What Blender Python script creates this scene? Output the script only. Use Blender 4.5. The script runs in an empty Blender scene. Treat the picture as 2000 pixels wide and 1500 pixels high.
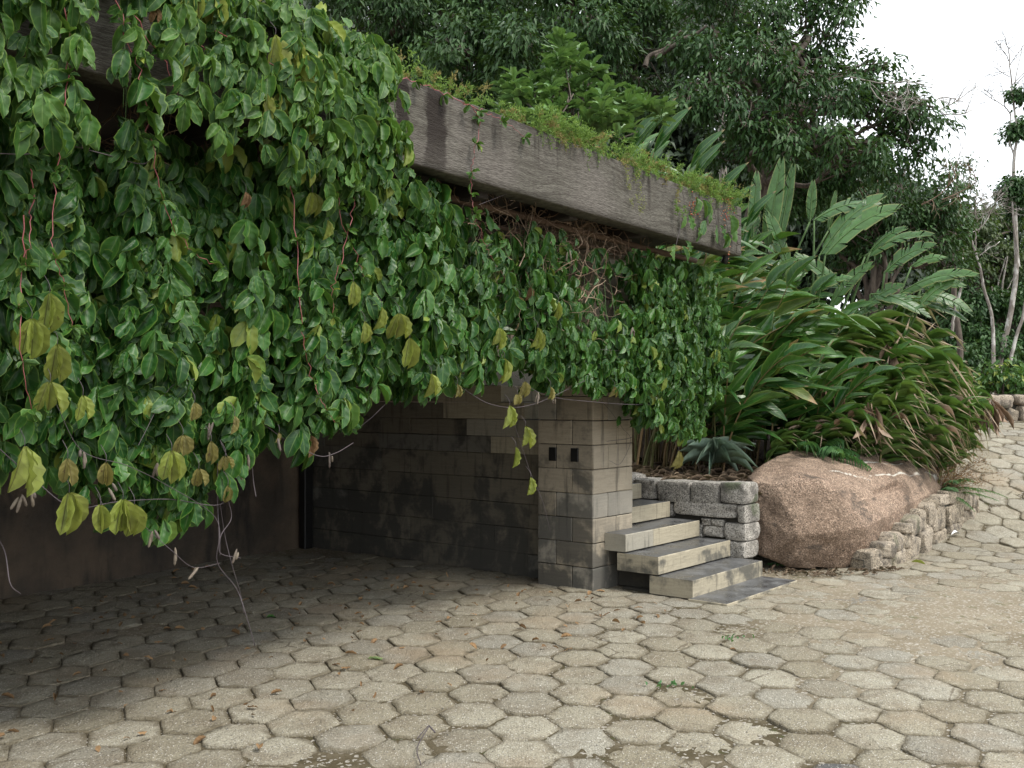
import bpy, math, random
import numpy as np
R = math.radians
random.seed(7)
rng = np.random.default_rng(11)
scene = bpy.context.scene
COL = scene.collection

# ------------------------------------------------------------------ camera, world, sun, exposure
CAM_H = 1.55
cam_d = bpy.data.cameras.new('camera')
cam = bpy.data.objects.new('camera', cam_d)
COL.objects.link(cam)
cam.location = (0, 0, CAM_H)
cam.rotation_euler = (R(90), 0, 0)
cam_d.sensor_width = 36
cam_d.lens = 36.0
cam_d.shift_y = 0.0125
cam_d.clip_end = 2000
scene.camera = cam

SUN_EL, SUN_AZ = R(56), R(122)      # azimuth clockwise from +Y
world = bpy.data.worlds.new('World')
scene.world = world
world.use_nodes = True
wn = world.node_tree
wn.nodes.clear()
sky = wn.nodes.new('ShaderNodeTexSky')
sky.sky_type = 'NISHITA'
sky.sun_disc = False
sky.sun_elevation = SUN_EL
sky.sun_rotation = SUN_AZ
sky.dust_density = 4.0
hs = wn.nodes.new('ShaderNodeHueSaturation')
hs.inputs['Saturation'].default_value = 0.25
hs.inputs['Value'].default_value = 1.0
cloud = wn.nodes.new('ShaderNodeMix')
cloud.data_type = 'RGBA'
cloud.inputs[0].default_value = 0.85
cloud.inputs[7].default_value = (8.8, 9.2, 9.6, 1)
bg = wn.nodes.new('ShaderNodeBackground')
bg.inputs['Strength'].default_value = 0.095
wo = wn.nodes.new('ShaderNodeOutputWorld')
wn.links.new(sky.outputs[0], hs.inputs['Color'])
wn.links.new(hs.outputs[0], cloud.inputs[6])
wn.links.new(cloud.outputs[2], bg.inputs['Color'])
wn.links.new(bg.outputs[0], wo.inputs[0])

sun_d = bpy.data.lights.new('sun', 'SUN')
sun_d.energy = 1.4
sun_d.angle = R(14)
sun_d.color = (1.0, 0.95, 0.87)
sun = bpy.data.objects.new('sun', sun_d)
COL.objects.link(sun)
sun.rotation_euler = (R(90) - SUN_EL, 0, math.pi - SUN_AZ)

vs = scene.view_settings
vs.view_transform = 'Standard'
vs.look = 'None'
vs.gamma = 1.0
vs.exposure = 1.15
vs.use_curve_mapping = False
scene.render.engine = 'CYCLES'
cy = scene.cycles
cy.use_denoising = True
cy.denoiser = 'OPENIMAGEDENOISE'
cy.denoising_input_passes = 'RGB_ALBEDO_NORMAL'
cy.denoising_prefilter = 'ACCURATE'
cy.max_bounces = 8
cy.diffuse_bounces = 4
cy.glossy_bounces = 3
cy.transmission_bounces = 4
cy.transparent_max_bounces = 6
cy.sample_clamp_indirect = 6

# ------------------------------------------------------------------ frames of reference
U = np.array([0.6247, 0.7809, 0.0]); V = np.array([-0.7809, 0.6247, 0.0])
BROT = math.atan2(U[1], U[0])          # the building stands turned by this about z
def L2W(a, b, z):
    a, b, z = np.broadcast_arrays(np.asarray(a, float), np.asarray(b, float), np.asarray(z, float))
    return a[..., None] * U + b[..., None] * V + z[..., None] * np.array([0, 0, 1.0])
def at(px, py, Y):
    return np.array([(px - 1000) / 2000 * Y, Y, CAM_H + (775 - py) / 2000 * Y])
def onb(px, py, b):
    """a survey point of the photograph, on the upright plane b of the building: returns a, z"""
    tx = (px - 1000) / 2000
    Y = b / (.6247 - .7809 * tx)
    return Y * (.6247 * tx + .7809), CAM_H + (775 - py) / 2000 * Y
def onbW(px, py, b):
    a, z = onb(px, py, b)
    return L2W(a, b, z)

# ------------------------------------------------------------------ numpy helpers
def smooth01(x):
    x = np.clip(x, 0, 1); return x * x * (3 - 2 * x)
_h = np.random.default_rng(5).random(1 << 16)
def vnoise(P, scale=1.0, seed=0):
    """value noise in 3-D, -1..1"""
    P = np.asarray(P, float) * scale + seed * 17.31
    I = np.floor(P).astype(np.int64); F = P - I; F = F * F * (3 - 2 * F)
    def hh(i, j, k): return _h[(i * 73856093 ^ j * 19349663 ^ k * 83492791) & 0xffff]
    r = 0
    for dx in (0, 1):
        for dy in (0, 1):
            for dz in (0, 1):
                w = (F[..., 0] if dx else 1 - F[..., 0]) * (F[..., 1] if dy else 1 - F[..., 1]) * (F[..., 2] if dz else 1 - F[..., 2])
                r = r + w * hh(I[..., 0] + dx, I[..., 1] + dy, I[..., 2] + dz)
    return r * 2 - 1
def fbm(P, scale=1.0, oct=4, seed=0):
    r, a, s = 0, 1, 0
    for i in range(oct):
        r = r + a * vnoise(P, scale * 2 ** i, seed + i); s += a; a *= .5
    return r / s
def nrmz(v):
    v = np.asarray(v, float); return v / np.maximum(np.linalg.norm(v, axis=-1, keepdims=True), 1e-9)

class MB:
    """collects faces, then links them as one mesh object"""
    def __init__(self): self.v = []; self.q = []; self.t = []; self.l = []; self.n = 0; self.qm = []; self.tm = []
    def add(self, v, quads=None, tris=None, luv=None, mat=0):
        v = np.asarray(v, float).reshape(-1, 3)
        if quads is not None and len(quads):
            q = np.asarray(quads).reshape(-1, 4) + self.n; self.q.append(q); self.qm.append(np.full(len(q), mat))
        if tris is not None and len(tris):
            t = np.asarray(tris).reshape(-1, 3) + self.n; self.t.append(t); self.tm.append(np.full(len(t), mat))
        if luv is None: luv = np.zeros((len(v), 3))
        self.l.append(np.broadcast_to(np.asarray(luv, float), (len(v), 3))); self.v.append(v); self.n += len(v)
    def build(self, name, mats, parent=None, smooth=True, loc=None):
        """vertices are in world space unless loc is given; they are moved into the parent's space"""
        v = np.concatenate(self.v); l = np.concatenate(self.l)
        chain = []; p_ = parent
        while p_ is not None: chain.append(p_); p_ = p_.parent
        for p_ in reversed(chain):
            v = v - np.array(p_.location)
            r = p_.rotation_euler.z
            if r:
                c, s = math.cos(-r), math.sin(-r)
                v = np.stack([v[:, 0] * c - v[:, 1] * s, v[:, 0] * s + v[:, 1] * c, v[:, 2]], 1)
        o = raw_mesh(name, v, self.q, self.t, l, self.qm, self.tm, mats, smooth)
        if parent is not None: o.parent = parent
        return o
def raw_mesh(name, v, ql, tl, l, qm, tm, mats, smooth):
    me = bpy.data.meshes.new(name)
    q = np.concatenate(ql) if ql else np.zeros((0, 4), int)
    t = np.concatenate(tl) if tl else np.zeros((0, 3), int)
    me.vertices.add(len(v)); me.vertices.foreach_set('co', v.astype(np.float32).ravel())
    loops = np.concatenate([q.ravel(), t.ravel()]).astype(np.int32)
    me.loops.add(len(loops)); me.loops.foreach_set('vertex_index', loops)
    nf = len(q) + len(t)
    st = np.concatenate([np.arange(len(q)) * 4, len(q) * 4 + np.arange(len(t)) * 3]).astype(np.int32)
    me.polygons.add(nf); me.polygons.foreach_set('loop_start', st)
    mi = np.concatenate((qm if qm else []) + (tm if tm else [])).astype(np.int32)
    me.update(calc_edges=True)
    me.polygons.foreach_set('material_index', mi)
    me.polygons.foreach_set('use_smooth', np.full(nf, bool(smooth)))
    at_ = me.attributes.new('luv', 'FLOAT_VECTOR', 'POINT')
    at_.data.foreach_set('vector', l.astype(np.float32).ravel())
    for m in (mats if isinstance(mats, (list, tuple)) else [mats]): me.materials.append(m)
    me.validate()
    o = bpy.data.objects.new(name, me); COL.objects.link(o)
    return o
def tag(o, label=None, cat=None, group=None, kind=None):
    if label: o['label'] = label
    if cat: o['category'] = cat
    if cat and not kind: o['kind'] = 'thing'
    if group: o['group'] = group
    if kind: o['kind'] = kind
    return o
def empty(name, loc=(0, 0, 0), rz=0.0, **k):
    o = bpy.data.objects.new(name, None); COL.objects.link(o)
    o.location = [float(x) for x in loc]; o.rotation_euler = (0, 0, rz); o.empty_display_size = .2
    return tag(o, **k)
def copy_tree(o, parent=None):
    c = o.copy(); COL.objects.link(c)
    if parent is not None: c.parent = parent
    for ch in list(o.children): copy_tree(ch, c)
    return c

def tube(mb, pts, rad, sides=5, luv=None, mat=0, rnd=0.0):
    pts = np.asarray(pts, float); K = len(pts)
    rad = np.broadcast_to(np.asarray(rad, float), (K,))
    T = nrmz(np.gradient(pts, axis=0))
    ref = np.array([0.31, 0.87, 0.38]) if abs(T[0, 2]) > .7 else np.array([0.1, 0.2, 1.0])
    N = nrmz(np.cross(T, ref)); B = np.cross(T, N)
    an = np.arange(sides) / sides * 2 * math.pi
    ring = pts[:, None, :] + rad[:, None, None] * (np.cos(an)[None, :, None] * N[:, None, :] + np.sin(an)[None, :, None] * B[:, None, :])
    i = np.arange(K - 1)[:, None]; j = np.arange(sides)[None, :]; j2 = (j + 1) % sides
    q = np.stack([i * sides + j, i * sides + j2, (i + 1) * sides + j2, (i + 1) * sides + j], -1).reshape(-1, 4)
    L = np.zeros((K, sides, 3)); L[..., 0] = (an / (2 * math.pi))[None, :]; L[..., 1] = np.linspace(0, 1, K)[:, None]; L[..., 2] = rnd
    mb.add(ring.reshape(-1, 3), q, luv=L.reshape(-1, 3), mat=mat)
    tip = [tuple((K - 1) * sides + x for x in (0, i_, i_ + 1)) for i_ in range(1, sides - 1)]
    mb.t.append(np.array(tip) + mb.n - K * sides); mb.tm.append(np.full(len(tip), mat))
def spline(pts, n=8):
    """smooth curve through the points"""
    p = np.asarray(pts, float)
    if len(p) < 3: return np.linspace(p[0], p[-1], n)
    P = np.concatenate([[2 * p[0] - p[1]], p, [2 * p[-1] - p[-2]]]); out = []
    for k in range(len(p) - 1):
        t = np.linspace(0, 1, n, endpoint=False)[:, None]
        a, b, c, d = P[k], P[k + 1], P[k + 2], P[k + 3]
        out.append(.5 * ((2 * b) + (-a + c) * t + (2 * a - 5 * b + 4 * c - d) * t * t + (-a + 3 * b - 3 * c + d) * t ** 3))
    return np.concatenate(out + [p[-1:]])

def leaf_tpl(m=6, cols=(-1, -.5, 0, .5, 1), prof=None, fold=.12, curl=.25, wav=.04, seed=0, tipcurl=0.0, side=0.0):
    g = np.random.default_rng(seed); t = np.linspace(0, 1, m + 1)
    w = np.maximum(prof(t), .03); c = np.array(cols)
    x = c[None, :] * w[:, None] * (1 + (.03 + .045 * (seed % 3)) * g.normal(size=(m + 1, len(c))) * (np.abs(c) == 1)) + side * (t ** 2)[:, None]
    y = np.repeat(t[:, None], len(c), 1)
    z = fold * np.abs(c)[None, :] * w[:, None] - curl * (t ** 2)[:, None] - tipcurl * (np.maximum(t - .55, 0) ** 1.5)[:, None] * 2.2
    z = z + wav * np.sin(t[:, None] * 17 * g.uniform(.7, 1.3) + g.uniform(0, 6) + c[None, :] * 2) * np.abs(c)[None, :]
    if tipcurl: y = y - tipcurl * (np.maximum(t - .6, 0) ** 1.3)[:, None] * .8
    n = len(c); i = np.arange(m)[:, None]; j = np.arange(n - 1)[None, :]
    q = np.stack([i * n + j, i * n + j + 1, (i + 1) * n + j + 1, (i + 1) * n + j], -1).reshape(-1, 4)
    uv = np.stack([np.broadcast_to(c[None, :], x.shape), np.broadcast_to(t[:, None], x.shape)], -1)
    return np.stack([x, y, z], -1).reshape(-1, 3), q, uv.reshape(-1, 2)
def inst(mb, tpls, pos, axis, nrm, L, W, rnd=None, g=None, mat=0):
    pos = np.asarray(pos, float); N = len(pos)
    if N == 0: return
    g = g or rng
    y = nrmz(np.broadcast_to(axis, (N, 3))); nr = np.broadcast_to(nrm, (N, 3))
    z = nrmz(nr - (nr * y).sum(1, keepdims=True) * y); x = np.cross(y, z)
    L = np.broadcast_to(L, (N,)); W = np.broadcast_to(W, (N,)); rnd = g.random(N) if rnd is None else np.broadcast_to(rnd, (N,))
    pick = g.integers(0, len(tpls), N)
    for k, tp in enumerate(tpls):
        v, q, uv = tp[:3]; tr = tp[3] if len(tp) > 3 else None
        s = np.where(pick == k)[0]
        if not len(s): continue
        n = len(v)
        P = pos[s][:, None, :] + W[s][:, None, None] * v[None, :, 0:1] * x[s][:, None, :] + L[s][:, None, None] * (v[None, :, 1:2] * y[s][:, None, :] + v[None, :, 2:3] * z[s][:, None, :])
        off = (np.arange(len(s)) * n)[:, None, None]
        luv = np.concatenate([np.broadcast_to(uv[None], (len(s), n, 2)), np.broadcast_to(rnd[s][:, None, None], (len(s), n, 1))], -1)
        mb.add(P.reshape(-1, 3), (q[None] + off).reshape(-1, 4) if q is not None else None, (tr[None] + off).reshape(-1, 3) if tr is not None else None, luv.reshape(-1, 3), mat)
def rand_dir(n, g=None):
    g = g or rng
    return nrmz(g.normal(size=(n, 3)))

# ------------------------------------------------------------------ materials
class NT:
    def __init__(self, name):
        self.m = bpy.data.materials.new(name); self.m.use_nodes = True; self.t = self.m.node_tree; self.t.nodes.clear()
        self.out = self.t.nodes.new('ShaderNodeOutputMaterial')
    def n(self, typ, ins=None, **k):
        x = self.t.nodes.new(typ)
        for a, b in k.items(): setattr(x, a, b)
        for a, b in (ins or {}).items():
            if isinstance(b, bpy.types.NodeSocket): self.t.links.new(b, x.inputs[a])
            else: x.inputs[a].default_value = b
        return x
    def math(self, op, a, b=0.0, clamp=False):
        return self.n('ShaderNodeMath', {0: a, 1: b}, operation=op, use_clamp=clamp).outputs[0]
    def mix(self, f, a, b, mode='MIX'):
        return self.n('ShaderNodeMix', {0: f, 6: a if isinstance(a, bpy.types.NodeSocket) else (*a, 1), 7: b if isinstance(b, bpy.types.NodeSocket) else (*b, 1)}, data_type='RGBA', blend_type=mode).outputs[2]
    def ramp(self, f, lo, hi, smooth=True):
        x = self.n('ShaderNodeMapRange', {0: f, 1: lo, 2: hi, 3: 0.0, 4: 1.0}, clamp=True)
        if smooth: x.interpolation_type = 'SMOOTHSTEP'
        return x.outputs[0]
    def coord(self, scale=(1, 1, 1), loc=(0, 0, 0), rot=(0, 0, 0)):
        tc = self.n('ShaderNodeTexCoord')
        return self.n('ShaderNodeMapping', {'Vector': tc.outputs['Object'], 'Scale': scale, 'Location': loc, 'Rotation': rot}).outputs[0]
    def noise(self, vec, scale, detail=4, rough=.55, dist=0.0):
        return self.n('ShaderNodeTexNoise', {'Vector': vec, 'Scale': scale, 'Detail': detail, 'Roughness': rough, 'Distortion': dist}).outputs[0]
    def attr(self):
        a = self.n('ShaderNodeAttribute', attribute_name='luv')
        s = self.n('ShaderNodeSeparateXYZ', {0: a.outputs['Vector']})
        return s.outputs[0], s.outputs[1], s.outputs[2]
    def bump(self, h, strength=.5, dist=.01, nrm=None):
        ins = {'Height': h, 'Strength': strength, 'Distance': dist}
        if nrm is not None: ins['Normal'] = nrm
        return self.n('ShaderNodeBump', ins).outputs[0]
    def bsdf(self, col, rough=.8, nrm=None, spec=.5, transl=0.0, tcol=None, coat=0):
        ins = {'Base Color': col if isinstance(col, bpy.types.NodeSocket) else (*col, 1), 'Roughness': rough, 'Specular IOR Level': spec}
        if nrm is not None: ins['Normal'] = nrm
        p = self.n('ShaderNodeBsdfPrincipled', ins).outputs[0]
        if transl:
            tcs = tcol if tcol is not None else (col if isinstance(col, bpy.types.NodeSocket) else (*col, 1))
            tr = self.n('ShaderNodeBsdfTranslucent', {'Color': tcs}).outputs[0]
            p = self.n('ShaderNodeMixShader', {0: transl, 1: p, 2: tr}).outputs[0]
        self.t.links.new(p, self.out.inputs[0]); return self.m

def leaf_mat(name, c1, c2, rib=(.12, .2, .06), edge=None, rough=.38, transl=.22, tip=None, tipstart=.6, veins=26, spec=.5, tc=None, spots=None, riba=.6, odd=None):
    t = NT(name); x, y, r = t.attr(); ax = t.math('ABSOLUTE', x)
    co = t.coord()
    nz = t.noise(co, 14, 2)
    col = t.mix(r, c1, c2)
    col = t.mix(t.ramp(nz, .35, .7), col, t.mix(.35, col, (.0, .0, .0)))
    if odd: col = t.mix(t.math('MULTIPLY', t.ramp(r, .965, .985), .8), col, odd)
    ribm = t.math('SUBTRACT', 1.0, t.ramp(ax, .02, .10)); col = t.mix(t.math('MULTIPLY', ribm, riba), col, rib)
    v = t.math('SINE', t.math('MULTIPLY', t.math('SUBTRACT', y, t.math('MULTIPLY', ax, .22)), float(veins)))
    vs_ = t.ramp(v, .82, 1.0); col = t.mix(t.math('MULTIPLY', vs_, .22 * riba), col, rib)
    if edge: col = t.mix(t.math('MULTIPLY', t.ramp(ax, .82, 1.0), .7), col, edge)
    if spots: col = t.mix(t.ramp(t.noise(co, 45, 3), .62, .72), col, spots)
    if tip:
        st = t.math('ADD', tipstart, t.math('MULTIPLY', r, .35))
        f = t.ramp(t.math('ADD', y, t.math('MULTIPLY', nz, .12)), st, t.math('ADD', st, .10))
        col = t.mix(f, col, t.mix(t.ramp(nz, .3, .7), tip, tuple(.75 * c for c in tip)))
    h = t.math('ADD', t.math('MULTIPLY', v, .4), t.math('MULTIPLY', ribm, -1.0))
    nb = t.bump(h, .25, .004)
    rr = t.math('ADD', rough, t.math('MULTIPLY', nz, .18))
    if tc is not None: tcol = t.mix(.5, col, tc)
    else: tcol = t.mix(.35, col, (.25, .42, .05))
    return t.bsdf(col, rr, nb, spec, transl, tcol)

def bark_mat(name, c1, c2, scale=18, lich=None):
    t = NT(name); co = t.coord((1, 1, .25)); n1 = t.noise(co, scale, 5); n2 = t.noise(t.coord((1, 1, .6), (3, 1, 2)), 5, 4)
    col = t.mix(t.ramp(n1, .3, .7), c1, c2)
    if lich: col = t.mix(t.ramp(n2, .5, .62), col, lich)
    return t.bsdf(col, .85, t.bump(n1, .6, .03))
def simple_mat(name, c1, c2, rough=.7, scale=20, transl=0.0):
    t = NT(name); x, y, r = t.attr(); n = t.noise(t.coord(), scale, 4)
    return t.bsdf(t.mix(t.ramp(t.math('ADD', t.math('MULTIPLY', n, .6), t.math('MULTIPLY', r, .4)), .25, .75), c1, c2), rough, t.bump(n, .4, .004), transl=transl)

def paver_mat():
    t = NT('paver_concrete'); x, y, r = t.attr(); co = t.coord()
    base = t.mix(t.ramp(r, 0, 1, False), (.275, .245, .175), (.385, .358, .280))
    base = t.mix(t.math('MULTIPLY', t.ramp(y, .5, .9), .45), base, (.27, .262, .235))          # some stones are greyer, a few nearly black
    base = t.mix(t.ramp(y, .985, .988), base, (.11, .11, .108))
    n1 = t.noise(co, 4, 6, .65); base = t.mix(t.math('MULTIPLY', t.ramp(n1, .42, .70), .7), base, (.20, .165, .115))
    vo = t.n('ShaderNodeTexVoronoi', {'Vector': co, 'Scale': 105.0}); vc = t.n('ShaderNodeSeparateColor', {0: vo.outputs['Color']})
    dm = t.math('SUBTRACT', 1.0, t.ramp(vo.outputs['Distance'], .25, .5))
    lightp = t.math('MULTIPLY', t.ramp(vc.outputs[0], .78, .82), dm); darkp = t.math('MULTIPLY', t.ramp(vc.outputs[1], .84, .88), dm)
    base = t.mix(t.math('MULTIPLY', lightp, .8), base, (.66, .63, .57)); base = t.mix(t.math('MULTIPLY', darkp, .8), base, (.10, .095, .09))
    fine = t.noise(co, 110, 5, .7); base = t.mix(t.math('MULTIPLY', t.ramp(fine, .42, .62), .6), base, t.mix(1.0, base, (.5, .48, .45), 'MULTIPLY'))
    crk = t.n('ShaderNodeTexVoronoi', {'Vector': t.n('ShaderNodeMapping', {'Vector': co, 'Scale': (1, 1, 0)}).outputs[0], 'Scale': 1.6}, feature='DISTANCE_TO_EDGE'); cr = t.math('MULTIPLY', t.math('SUBTRACT', 1.0, t.ramp(t.math('ADD', crk.outputs[0], t.math('MULTIPLY', t.math('SUBTRACT', n1, .5), .1)), .001, .006)), t.ramp(t.noise(co, .9, 2), .52, .56)); base = t.mix(t.math('MULTIPLY', cr, .7), base, (.09, .07, .045))
    n3 = t.noise(co, 1.1, 4); base = t.mix(t.math('MULTIPLY', t.ramp(n3, .5, .7), .5), base, (.30, .23, .15))
    # grime gathers round the rim of each stone
    edge = t.ramp(t.math('ADD', x, t.math('MULTIPLY', t.math('SUBTRACT', t.noise(co, 9, 5, .7), .5), .9)), .80, 1.06)
    base = t.mix(t.math('MULTIPLY', edge, .75), base, (.115, .095, .06))
    h = t.math('ADD', t.math('MULTIPLY', vo.outputs['Distance'], -.5), t.math('ADD', t.math('MULTIPLY', fine, .6), t.math('MULTIPLY', t.noise(co, 32, 4), 1.2)))
    return t.bsdf(base, .88, t.bump(h, 1.0, .011), spec=.3)
def sand_mat():
    t = NT('sandy_joint_soil'); co = t.coord(); n1 = t.noise(co, 1.3, 5); n2 = t.noise(co, 90, 4); n3 = t.noise(co, 7, 4)
    _, wet, _ = t.attr()
    c = t.mix(t.ramp(n1, .30, .58), (.19, .158, .108), (.265, .225, .162))
    c = t.mix(t.math('MULTIPLY', wet, t.math('ADD', .65, t.math('MULTIPLY', t.ramp(n3, .3, .6), .35))), c, (.070, .056, .030))
    c = t.mix(t.math('MULTIPLY', t.ramp(n3, .58, .7), .5), c, (.055, .075, .02))
    vo = t.n('ShaderNodeTexVoronoi', {'Vector': co, 'Scale': 70.0}); vc = t.n('ShaderNodeSeparateColor', {0: vo.outputs['Color']})
    c = t.mix(t.math('MULTIPLY', t.ramp(vc.outputs[0], .86, .9), .7), c, (.48, .45, .40))
    c = t.mix(t.math('MULTIPLY', t.ramp(n2, .4, .7), .3), c, (.09, .07, .045))
    return t.bsdf(c, .95, t.bump(t.math('ADD', n2, t.math('MULTIPLY', n3, .5)), .9, .012), spec=.2)
def soil_mat():
    t = NT('bed_soil'); co = t.coord(); n1 = t.noise(co, 3, 5); n2 = t.noise(co, 60, 4)
    c = t.mix(t.ramp(n1, .4, .65), (.045, .028, .016), (.12, .075, .042)); c = t.mix(t.ramp(n2, .55, .7), c, (.16, .12, .075))
    return t.bsdf(c, .95, t.bump(n2, 1, .02))
def block_mat(name, dark=0.0, warm=(.36, .315, .235), mould=.55, zbase=1.1, oneside=False):
    """sawn sandstone-coloured blocks: horizontal bedding, dark run-off and mould near the ground"""
    t = NT(name); x, y, r = t.attr(); tc = t.n('ShaderNodeTexCoord'); ob = tc.outputs['Object']
    sep = t.n('ShaderNodeSeparateXYZ', {0: ob}); z = sep.outputs[2]
    co = t.coord(); lam = t.noise(t.coord((1.2, 1.2, 14)), 5, 4); st = t.noise(t.coord((9, 9, .9)), 2.2, 4); n1 = t.noise(co, 3.2, 5, .6, .4); n2 = t.noise(co, 70, 3)
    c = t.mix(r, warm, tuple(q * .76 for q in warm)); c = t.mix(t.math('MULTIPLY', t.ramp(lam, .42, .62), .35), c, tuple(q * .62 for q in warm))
    c = t.mix(t.math('MULTIPLY', t.ramp(y, .7, .75), .45), c, (.27, .27, .25))
    c = t.mix(t.math('MULTIPLY', t.ramp(n2, .5, .75), .3), c, (.18, .15, .11))
    c = t.mix(t.math('MULTIPLY', t.ramp(st, .54, .74), .6), c, (.05, .045, .038))
    low = t.math('SUBTRACT', 1.0, t.ramp(z, .25, zbase)); m = t.ramp(t.math('ADD', t.math('ADD', n1, t.math('MULTIPLY', t.math('SUBTRACT', t.noise(co, 22, 4), .5), .18)), t.math('MULTIPLY', low, .20)), mould - .02, mould + .16)
    if oneside: m = t.math('MULTIPLY', m, t.math('MAXIMUM', t.math('SUBTRACT', 1.0, t.ramp(sep.outputs[0], -.30, -.27)), t.math('SUBTRACT', 1.0, t.ramp(z, .2, .75))))
    c = t.mix(t.math('MULTIPLY', m, .8), c, (.052, .053, .05))
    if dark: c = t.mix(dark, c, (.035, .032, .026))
    h = t.math('ADD', lam, t.math('MULTIPLY', n2, .5))
    return t.bsdf(c, .82, t.bump(h, .35, .006), spec=.35)
def granite_mat(name, c1, c2, scale=1.0, moss=.0, stain=(.05, .045, .04), streak=False):
    t = NT(name); x, y, r = t.attr(); co = t.coord(); n1 = t.noise(co, 2.5 * scale, 5); n2 = t.noise(co, 60, 4, .7); n3 = t.noise(co, 8 * scale, 5)
    c = t.mix(t.ramp(t.math('ADD', t.math('MULTIPLY', n1, .6), t.math('MULTIPLY', r, .4)), .3, .65), c1, c2)
    vo = t.n('ShaderNodeTexVoronoi', {'Vector': co, 'Scale': 120.0}); vc = t.n('ShaderNodeSeparateColor', {0: vo.outputs['Color']})
    c = t.mix(t.math('MULTIPLY', t.ramp(vc.outputs[0], .72, .78), .6), c, tuple(min(1, 1.7 * q) for q in c2))
    c = t.mix(t.math('MULTIPLY', t.ramp(vc.outputs[1], .76, .82), .7), c, (.04, .036, .032))
    c = t.mix(t.math('MULTIPLY', t.ramp(t.math('ADD', t.math('MULTIPLY', n3, .6), t.math('MULTIPLY', n1, .45)), .48, .66), .72), c, stain)
    if streak:
        sp_ = t.n('ShaderNodeSeparateXYZ', {0: co}); left_brown = t.ramp(t.math('ADD', sp_.outputs[0], t.math('MULTIPLY', t.math('SUBTRACT', n3, .5), 1.0)), 3.35, 2.75); zz_ = t.ramp(t.math('ADD', sp_.outputs[2], t.math('MULTIPLY', n1, .2)), .92, .72)  # browner towards the left and below the top
        c = t.mix(t.math('MULTIPLY', t.math('MULTIPLY', left_brown, zz_), .28), c, (.085, .052, .030)); c = t.mix(t.math('MULTIPLY', t.ramp(t.noise(t.coord((1, 1, 2.2), (2, 0, 0), (0, .6, 0)), 1.9, 5, .6, .6), .56, .64), .7), c, (.055, .045, .036))
        c = t.mix(x, c, (.62, .59, .52))
    if moss: c = t.mix(t.math('MULTIPLY', t.ramp(n1, .58, .66), moss), c, (.05, .08, .02))
    return t.bsdf(c, .85, t.bump(t.math('ADD', n2, t.math('MULTIPLY', n3, 1.2)), .9, .015), spec=.35)
def beam_mat():
    t = NT('board_marked_beam'); ob = t.n('ShaderNodeTexCoord').outputs['Object']; sep = t.n('ShaderNodeSeparateXYZ', {0: ob}); a, z = t.math('ADD', sep.outputs[0], 4.0), sep.outputs[2]
    _, ty, r = t.attr()
    warp = t.noise(t.coord((.8, .8, 2)), 1.6, 3)
    g1 = t.n('ShaderNodeCombineXYZ', {0: t.math('MULTIPLY', a, 1.6), 1: sep.outputs[1], 2: t.math('ADD', t.math('MULTIPLY', z, 26), t.math('MULTIPLY', warp, 4.5))}).outputs[0]
    grain = t.noise(g1, 2.2, 6, .65); fine = t.noise(t.coord((6, 6, 60)), 4, 4)
    c = t.mix(t.ramp(grain, .3, .7), (.165, .157, .130), (.082, .075, .060))
    c = t.mix(t.math('MULTIPLY', t.ramp(t.noise(t.coord((1, 1, 1)), 1.7, 5), .48, .66), .6), c, (.19, .172, .152))
    c = t.mix(t.math('MULTIPLY', t.ramp(fine, .42, .6), .55), c, (.04, .03, .025))
    run = t.noise(t.n('ShaderNodeCombineXYZ', {0: t.math('MULTIPLY', a, 4.2), 1: 0.0, 2: t.math('MULTIPLY', z, .35)}).outputs[0], 1.7, 5)
    wob = t.math('MULTIPLY', t.math('SUBTRACT', t.noise(t.coord((2, 2, 3)), 3, 4), .5), .12)
    aw = t.math('ADD', a, wob)
    def band(c0, hw): return t.math('SUBTRACT', 1.0, t.ramp(t.math('ABSOLUTE', t.math('SUBTRACT', aw, c0)), hw * .75, hw * 1.2))
    top = t.ramp(ty, .0, .9)
    m = t.math('MULTIPLY', t.ramp(run, .55, .68), t.math('MULTIPLY', top, .8))
    m = t.math('MAXIMUM', m, t.math('MULTIPLY', band(4.035, .05), t.ramp(ty, .05, .5)))
    m = t.math('MAXIMUM', m, t.math('MULTIPLY', band(4.30, .085), t.ramp(ty, -.4, .5)))
    m = t.math('MAXIMUM', m, t.math('MULTIPLY', band(4.86, .05), t.math('MULTIPLY', t.ramp(ty, .2, .9), .5)))
    m = t.math('MAXIMUM', m, t.math('MULTIPLY', t.ramp(ty, .86, 1.0), t.ramp(run, .35, .55)))
    c = t.mix(t.math('MULTIPLY', m, .93), c, (.018, .012, .009))
    return t.bsdf(c, .85, t.bump(t.math('ADD', grain, t.math('MULTIPLY', fine, .8)), .9, .012), spec=.3)
def tread_mat():
    t = NT('wet_slate_tread'); co = t.coord(); n = t.noise(co, 6, 5); n2 = t.noise(co, 40, 4)
    c = t.mix(t.ramp(n, .35, .7), (.055, .056, .058), (.13, .13, .13)); c = t.mix(t.math('MULTIPLY', t.ramp(n2, .58, .7), .5), c, (.30, .30, .29))
    return t.bsdf(c, t.math('ADD', .22, t.math('MULTIPLY', t.ramp(n, .3, .7), .35)), t.bump(n2, .25, .004), spec=.5)
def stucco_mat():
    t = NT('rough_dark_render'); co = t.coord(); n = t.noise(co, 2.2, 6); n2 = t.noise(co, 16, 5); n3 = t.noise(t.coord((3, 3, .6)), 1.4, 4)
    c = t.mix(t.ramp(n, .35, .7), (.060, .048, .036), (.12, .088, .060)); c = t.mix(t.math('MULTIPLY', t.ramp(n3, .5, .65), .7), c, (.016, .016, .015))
    return t.bsdf(c, .9, t.bump(t.math('ADD', n2, n), .8, .03))

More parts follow.
